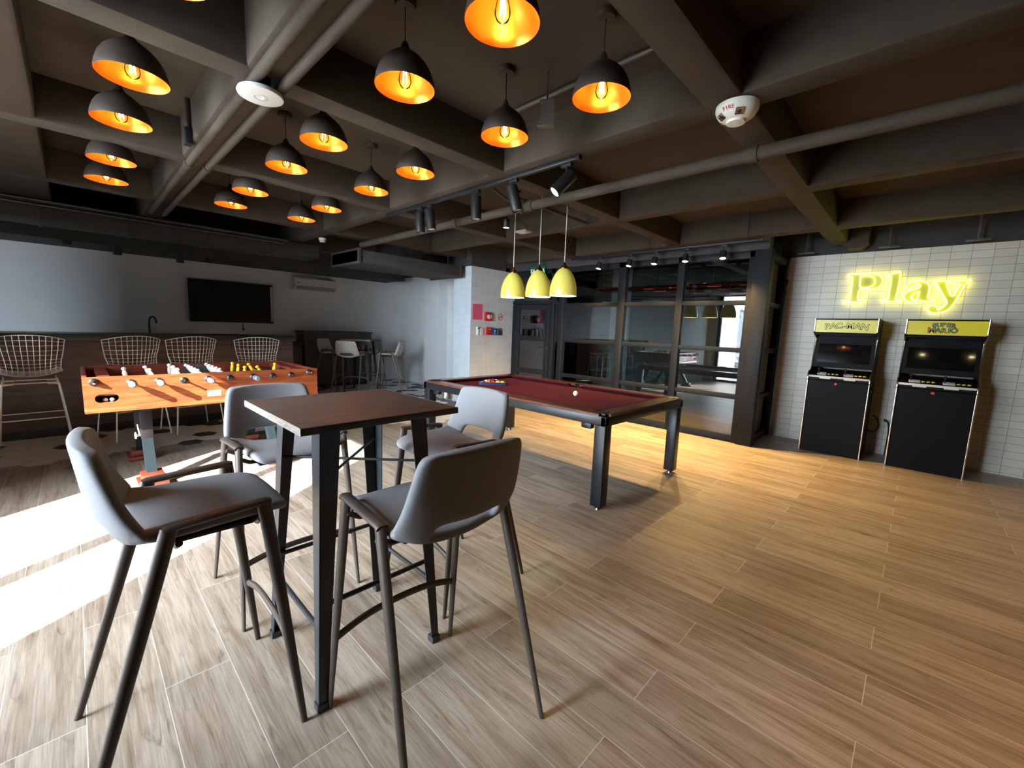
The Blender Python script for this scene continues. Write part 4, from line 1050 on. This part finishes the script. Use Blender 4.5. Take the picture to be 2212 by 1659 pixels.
pipe('ceiling_cable', 'loose dark cable running along the ceiling at the top left', smoothpath([(-1.6, -.55, 2.685), (-2.4, -.50, 2.68), (-3.4, -.56, 2.69), (-4.3, -.52, 2.68), (-5.0, -.40, 2.69)], 6), .009, M_black, (), 'cable')
pipe('beam_conduit', 'conduit running along the beam toward the small ceiling box', [(-2.92, 3.0, 2.68), (-2.93, 4.2, 2.68), (-3.25, 4.25, 2.67)], .016, M_ceil, (), 'conduit')
t = thing('ceiling_box', 'small pale ceiling box at the end of a hanging cable', 'junction box', (-3.72, 3.98, 2.66))
b = B(); b.box((-.09, -.06, -.025), (.09, .06, 0), .004); obj('body', b, mat('pale_grey_box', (150, 148, 138), .5), t)
b = B(); b.box((-.05, -.03, -.028), (.05, .03, -.025)); obj('cover', b, mat('box_cover', (190, 190, 180), .4), t)
b = B(); b.tube(smoothpath([(.06, 0, 0), (.08, -.05, .05), (.08, -.25, .09), (.08, -.6, .06)], 5), .008, 8); obj('cable', b, M_ceil, t)

for k, (x, z) in enumerate(((-6.95, 2.62), (-7.12, 2.60))):
    pipe('metal_conduit', ('shiny metal conduit along the ceiling at the left edge, the one nearer the pendants', 'shiny metal conduit along the ceiling at the left edge, the one nearer the bar')[k], [(x, -1.75, z), (x, 2.3, z)], .017, mat('galvanised_conduit', (74, 76, 78), .4, .6), [((x, -.5, z), (0, 1, 0)), ((x, .9, z), (0, 1, 0))], 'conduit')
t = thing('switch_conduit', 'dark conduit with a small box on the beam side, right of the leftmost pendants', 'conduit', (-3.98, .675, 2.70))
b = B(); b.box((-.045, -.03, -.02), (.045, .015, .09), .004); obj('box', b, M_matblack, t)
b = B(); b.tube([(0, -.005, .09), (.01, -.005, .29)], .022, 12); obj('tube', b, M_domeout, t)
# rectangular duct on the left of the tiled wall
t = thing('air_duct', 'rectangular dark air duct hanging from the ceiling by the tiled wall', 'duct', (-6.6, 4.0, 2.346))
b = B(); b.box((-.46, -1.0, 0), (.45, .99, .185), .012); obj('duct_body', b, M_ceilblack, t)
for q in (.93, -1.0):
    b = B(); b.box((-.485, q, -.02), (.475, q+.045, .205), .004); obj('flange', b, M_ceilblack, t)
b = B()
for sx in (-.4, .4):
    for sy in (-.7, .7): b.tube([(sx, sy, .18), (sx, sy, .64)], .006, 8)
obj('hanger_rod', b, M_matblack, t)
t = thing('duct_run', 'long dark duct along the ceiling above the bar stools', 'duct', (-7.6, .5, 2.478))
b = B(); b.box((-.30, -2.2, 0), (.30, 2.4, .20), .012); obj('duct_body', b, M_ceilblack, t)
for y in (-1.5, -.7, .1, .9, 1.7):
    b = B(); b.box((-.315, y-.02, -.012), (.315, y+.02, .21), .003); obj('flange', b, M_ceilblack, t)

# white ceiling disc, fire sounder, smoke detectors, metal plate
t = thing('access_point', 'flat white round wireless disc hanging under the beam crossing', 'access point', (-2.64, .765, 2.602))
b = B(); b.lathe([(0, .0), (.092, .0), (.106, .004), (.109, .012), (.104, .024), (.07, .032), (0, .032)], n=48); obj('disc', b, M_white, t, 50)
b = B(); b.lathe([(.030, -.0012), (.033, -.0012), (.033, .0), (.030, .0)], n=36); obj('ring_groove', b, mat('disc_grey_line', (176, 176, 172), .5), t)
b = B(); b.tube([(.014*math.cos(a), .014*math.sin(a), -.0008) for a in [k*PI/10+.3 for k in range(11)]], .0022, 6); obj('status_mark', b, mat('disc_white_mark', (250, 250, 250), .3, emit=(240, 245, 255), estr=.6), t)
b = B(); b.lathe([(.05, .032), (.05, .098)], n=24, cap1=True); obj('mount', b, M_matblack, t)
t = thing('fire_sounder', 'white domed ceiling fire sounder marked FIRE', 'fire alarm', (-.87, 2.60, 2.695))
b = B(); b.lathe([(.108, 0), (.108, -.018), (.104, -.032), (.090, -.055), (.068, -.070), (.05, -.076), (.046, -.088), (0, -.090)], n=72, cap0=True); obj('dome', b, mat('fire_dome_white', (222, 218, 206), .4), t, 40)
fdir = -math.pi/2-.15
for k, a in enumerate((fdir-.62, fdir+.62, fdir-1.75)):
    t1 = V((-math.sin(a), math.cos(a), 0)); nn = V((math.cos(a)*.56, math.sin(a)*.56, -.83)); t2 = nn.cross(t1)
    M = Matrix((t1, t2, nn)).transposed().to_4x4(); M.translation = V((.083*math.cos(a), .083*math.sin(a), -.0605))
    b = B(); b.box((-.021, -.019, -.004), (.021, .019, .0035), .002); b.xf(M); st = obj('strobe_window', b, M_chrome, t)
    b = B(); b.lathe([(.011, .0035), (.010, .006), (0, .007)], n=16); b.box((-.019, -.017, .0035), (.019, -.013, .0045)); b.xf(M); obj('strobe_lamp', b, mat('strobe_dark', (60, 58, 56), .25), st)
M_fire = mat('fire_red_print', (180, 50, 44), .5)
bo = bmesh.new()
for k, ch in enumerate('FIRE'):
    a = fdir+.02+(k-1.5)*.155
    up = V((-math.cos(a)*.62, -math.sin(a)*.62, -.0)); 
    r_ = V((-math.sin(a), math.cos(a), 0)); outv = V((math.cos(a)*.75, math.sin(a)*.75, -.66)).normalized(); upv = outv.cross(r_)
    if upv.z < 0: upv = -upv
    rr = upv.cross(outv)
    bmx = text_bm(ch, .029, .0006, (rr, upv, outv), bold=.0003)
    merge(bo, bmx, Matrix.Translation((.1005*math.cos(a), .1005*math.sin(a), -.0395)))
obj('lettering', bo, M_fire, t, 0)
t = thing('smoke_detector', 'small white smoke detector on the ceiling beam above the far high table', 'smoke detector', (-6.72, 2.72, 2.70))
b = B(); b.lathe([(.055, 0), (.055, -.015), (.05, -.03), (.045, -.033), (.038, -.058), (0, -.062)], n=28, cap0=True); obj('body', b, M_white, t)
b = B()
for k in range(12): a = k*PI/6; b.box((.0435*math.cos(a)-.004, .0435*math.sin(a)-.004, -.043), (.0435*math.cos(a)+.004, .0435*math.sin(a)+.004, -.036))
obj('vent_slot', b, M_black, t)
t = thing('ceiling_plate', 'grey metal plate bracket hanging from the ceiling beside the pale conduit', 'bracket', (-1.80, 2.09, 2.75))
b = B(); b.box((-.045, -.002, -.075), (.045, .002, .085), .001); b.box((-.05, -.035, -.082), (.05, .004, -.074), .001)
for v in b.bm.verts: pass
b.xf(Matrix.Rotation(.55, 4, 'Z')); obj('plate', b, mat('zinc_plate', (120, 112, 100), .4, .6), t)
b = B(); b.tube([(0, 0, .08), (0, 0, .24)], .006, 8); obj('rod', b, M_ceil, t)
b = B()
for x in (-.03, .03): b.sphere((x*math.cos(.55), x*math.sin(.55)-.004, -.055), .004, 8, 6); b.sphere((x*math.cos(.55), x*math.sin(.55)-.004, .065), .004, 8, 6)
obj('screw', b, M_chrome, t)
# drop rods and bracket above the arcade wall
for k, x in enumerate((-1.02-.25, -.42, .32, 1.15)):
    b = B(); b.tube([(x, 7.02, 2.62), (x, 7.02, 2.99)], .016, 10); b.box((x-.10, 7.0, 2.60), (x+.10, 7.04, 2.622), .002)
    tag(obj('threaded_hanger', b, M_conduit), 'dark hanger rod with a flat foot above the arcade wall, %s from the glass partition' % ordn[k], 'hanger', 'hanger rods above the arcade wall')
b = B(); b.prism([(-.90, 2.99), (-.62, 2.99), (-.62, 2.68), (-.68, 2.62), (-.82, 2.62), (-.90, 2.70)], 'Y', 6.95, 7.20)
tag(obj('beam_bracket', b, M_ceil), 'yellow-lit angular bracket under the beam end above the arcade wall', 'bracket')

# ------------------------------------------------------------------ things behind the glass
M_red = mat('fire_cabinet_red', (164, 26, 24), .4)
t = thing('fire_hose_cabinet', 'red fire hose cabinet on the block wall behind the glass', 'fire cabinet', (-5.6, 8.295, 1.28))
b = B()
for lo, hi in (((-.34, -.18, -.42), (-.14, 0, .42)), ((.20, -.18, -.42), (.33, 0, .42)), ((-.14, -.18, .16), (.20, 0, .42)), ((-.14, -.18, -.42), (.20, 0, -.20))): b.box(lo, hi, .006)
obj('body', b, M_red, t); b = B(); b.box((-.14, -.03, -.2), (.2, -.02, .16)); obj('back_plate', b, mat('cabinet_grey_back', (110, 116, 116), .5), t)
b = B()
for k in range(4): b.lathe([(.10-.02*k, -.10), (.115-.02*k, -.085), (.10-.02*k, -.07)], (.03, 0, -.02), 'Y', 24)
obj('hose_reel', b, mat('hose_pale', (150, 150, 144), .7), t)
t = thing('fire_extinguisher', 'slim red fire extinguisher left of the hose cabinet behind the glass', 'fire extinguisher', (-6.05, 8.18, .93))
b = B(); b.lathe([(0, 0), (.07, 0), (.075, .02), (.075, .42), (.05, .50), (.02, .53), (0, .53)], n=20); obj('cylinder', b, M_red, t)
b = B(); b.tube([(0, 0, .53), (0, 0, .60)], .014, 8); b.tube([(0, 0, .58), (.05, -.02, .62)], .008, 8); obj('valve', b, M_black, t)
b = B(); b.tube(smoothpath([(0, 0, .57), (-.07, -.02, .55), (-.085, -.02, .35), (-.08, -.02, .15)], 5), .008, 8); obj('hose', b, M_black, t)
b = B(); b.box((-.02, .06, .2), (.02, .12, .3)); obj('wall_hook', b, M_black, t)
t = thing('wall_shelf', 'narrow shelf on the block wall behind the glass door', 'shelf', (-7.1, 8.3, 1.36))
b = B(); b.box((-.45, -.20, -.015), (.45, 0, .015), .002); obj('board', b, mat('shelf_grey', (120, 116, 108), .6), t)
b = B()
for s in (-.3, .3): b.box((s-.012, -.16, -.14), (s+.012, 0, -.015), .002)
obj('bracket', b, M_matblack, t)
for k, (x, c_, w_, hh_, cn) in enumerate(((-.30, (60, 56, 52), .05, .20, 'dark'), (-.05, (126, 104, 84), .16, .18, 'brown'), (.16, (150, 96, 76), .07, .17, 'reddish'), (.30, (150, 140, 118), .08, .22, 'beige'))):
    b = B(); b.box((-w_/2, -.07, 0), (w_/2, .07, hh_), .008); b.box((-w_/2+.006, -.06, hh_), (w_/2-.006, .06, hh_+.008), .003)
    o = obj('storage_box', b, mat('shelfbox%d' % k, c_, .6), loc=(-7.1+x, 8.19, 1.3755)); tag(o, '%s storage box on the shelf behind the glass door' % cn, 'box', 'boxes on the shelf behind the glass')
pipe('sprinkler_pipe', 'red sprinkler pipe running along the corridor ceiling behind the glass', [(-5.2, 7.5, 2.29), (3.2, 7.5, 2.29)], .035, mat('sprinkler_red', (150, 30, 26), .4), [((-3.0, 7.5, 2.29), (1, 0, 0)), ((-2.2, 7.5, 2.29), (1, 0, 0))])
b = B()
for x in (-4.8, -3.6, -2.0): b.tube([(x, 7.5, 2.326), (x, 7.5, SLAB)], .006, 8)
tag(obj('pipe_hanger', b, M_matblack), 'thin rods holding the red sprinkler pipe behind the glass', 'hanger')
for k, (z, dx) in enumerate(((2.17, 0), (2.12, .1))):
    pipe('corridor_conduit', ('pale conduit just below the red pipe behind the glass', 'lower dark cable run below the red pipe behind the glass')[k], smoothpath([(-4.25, 7.78, z), (-3.0+dx, 7.7, z-.05), (-1.6, 7.74, z+.02), (1.0, 7.72, z)], 5), .016, (M_conduit, M_black)[k], (), 'conduit')

t = thing('added_corridor_lamp', 'round white ceiling lamp added to light the corridor behind the glass', 'ceiling lamp', (-5.3, 7.25, SLAB))  # added lamp, brightens the dim corridor
b = B(); b.lathe([(.14, 0), (.14, -.03), (.12, -.045), (0, -.05)], n=28); obj('diffuser', b, mat('added_corridor_glow', (255, 246, 230), .4, emit=(255, 240, 215), estr=10.), t)
# ------------------------------------------------------------------ light
def lamp(kind, name, p, energy, col, **kw):
    l = bpy.data.lights.new(name, kind); l.energy = energy; l.color = lin(tuple(x/255 for x in col))
    for k, v in kw.items(): setattr(l, k, v)
    o = bpy.data.objects.new(name, l); C.objects.link(o); o.location = p
    return o
def aim(o, d): o.rotation_euler = V(d).normalized().to_track_quat('-Z', 'Y').to_euler()
SUN = 80.; SKY = 74.
s = lamp('SUN', 'sun', (3, -6, 5), SUN, (255, 248, 238), angle=math.radians(.6)); aim(s, (-.469, .744, -.477))
for k, p in enumerate(spots2):
    o = lamp('SPOT', 'spot_beam', p, 330, (255, 210, 134), spot_size=math.radians(100), spot_blend=1., shadow_soft_size=.035); aim(o, (.16*(k-1.6), -.16, -1))
for k, p in enumerate(spots3):
    e = (18, 32, 70, 85)[k]
    o = lamp('SPOT', 'spot_beam', p, e, (255, 190, 100), spot_size=math.radians(112), spot_blend=1., shadow_soft_size=.035); aim(o, (0, .3, -1))
for x in (-3.49, -3.10, -2.755): lamp('POINT', 'bulb_glow', (x, 3.59, 1.86), 6, (255, 226, 160), shadow_soft_size=.05)
w = bpy.data.worlds.new('sky'); scene.world = w; w.use_nodes = True
bg = w.node_tree.nodes['Background']; bg.inputs['Color'].default_value = rgb(218, 230, 250); bg.inputs['Strength'].default_value = SKY
po = lamp('AREA', 'window_daylight_portal', (-3.17, YW-.15, 1.37), 1, (255, 255, 255), shape='RECTANGLE', size=3.1, size_y=2.74); aim(po, (0, 1, 0)); po.data.cycles.is_portal = True
po = lamp('AREA', 'added_window_portal', (-4.7, -4.6, 1.2), 1, (255, 255, 255), shape='RECTANGLE', size=1.25, size_y=2.5); aim(po, (-1, 0, 0)); po.data.cycles.is_portal = True

scene.view_settings.view_transform = 'Standard'; scene.view_settings.look = 'None'; scene.view_settings.gamma = 1; scene.view_settings.use_curve_mapping = False
scene.view_settings.exposure = 0.
cy_ = scene.cycles
cy_.use_denoising = True
cy_.adaptive_threshold = .02; cy_.max_bounces = 10; cy_.diffuse_bounces = 6; cy_.glossy_bounces = 5; cy_.transmission_bounces = 6; cy_.transparent_max_bounces = 16
cy_.sample_clamp_indirect = 30.; cy_.caustics_reflective = False; cy_.caustics_refractive = False
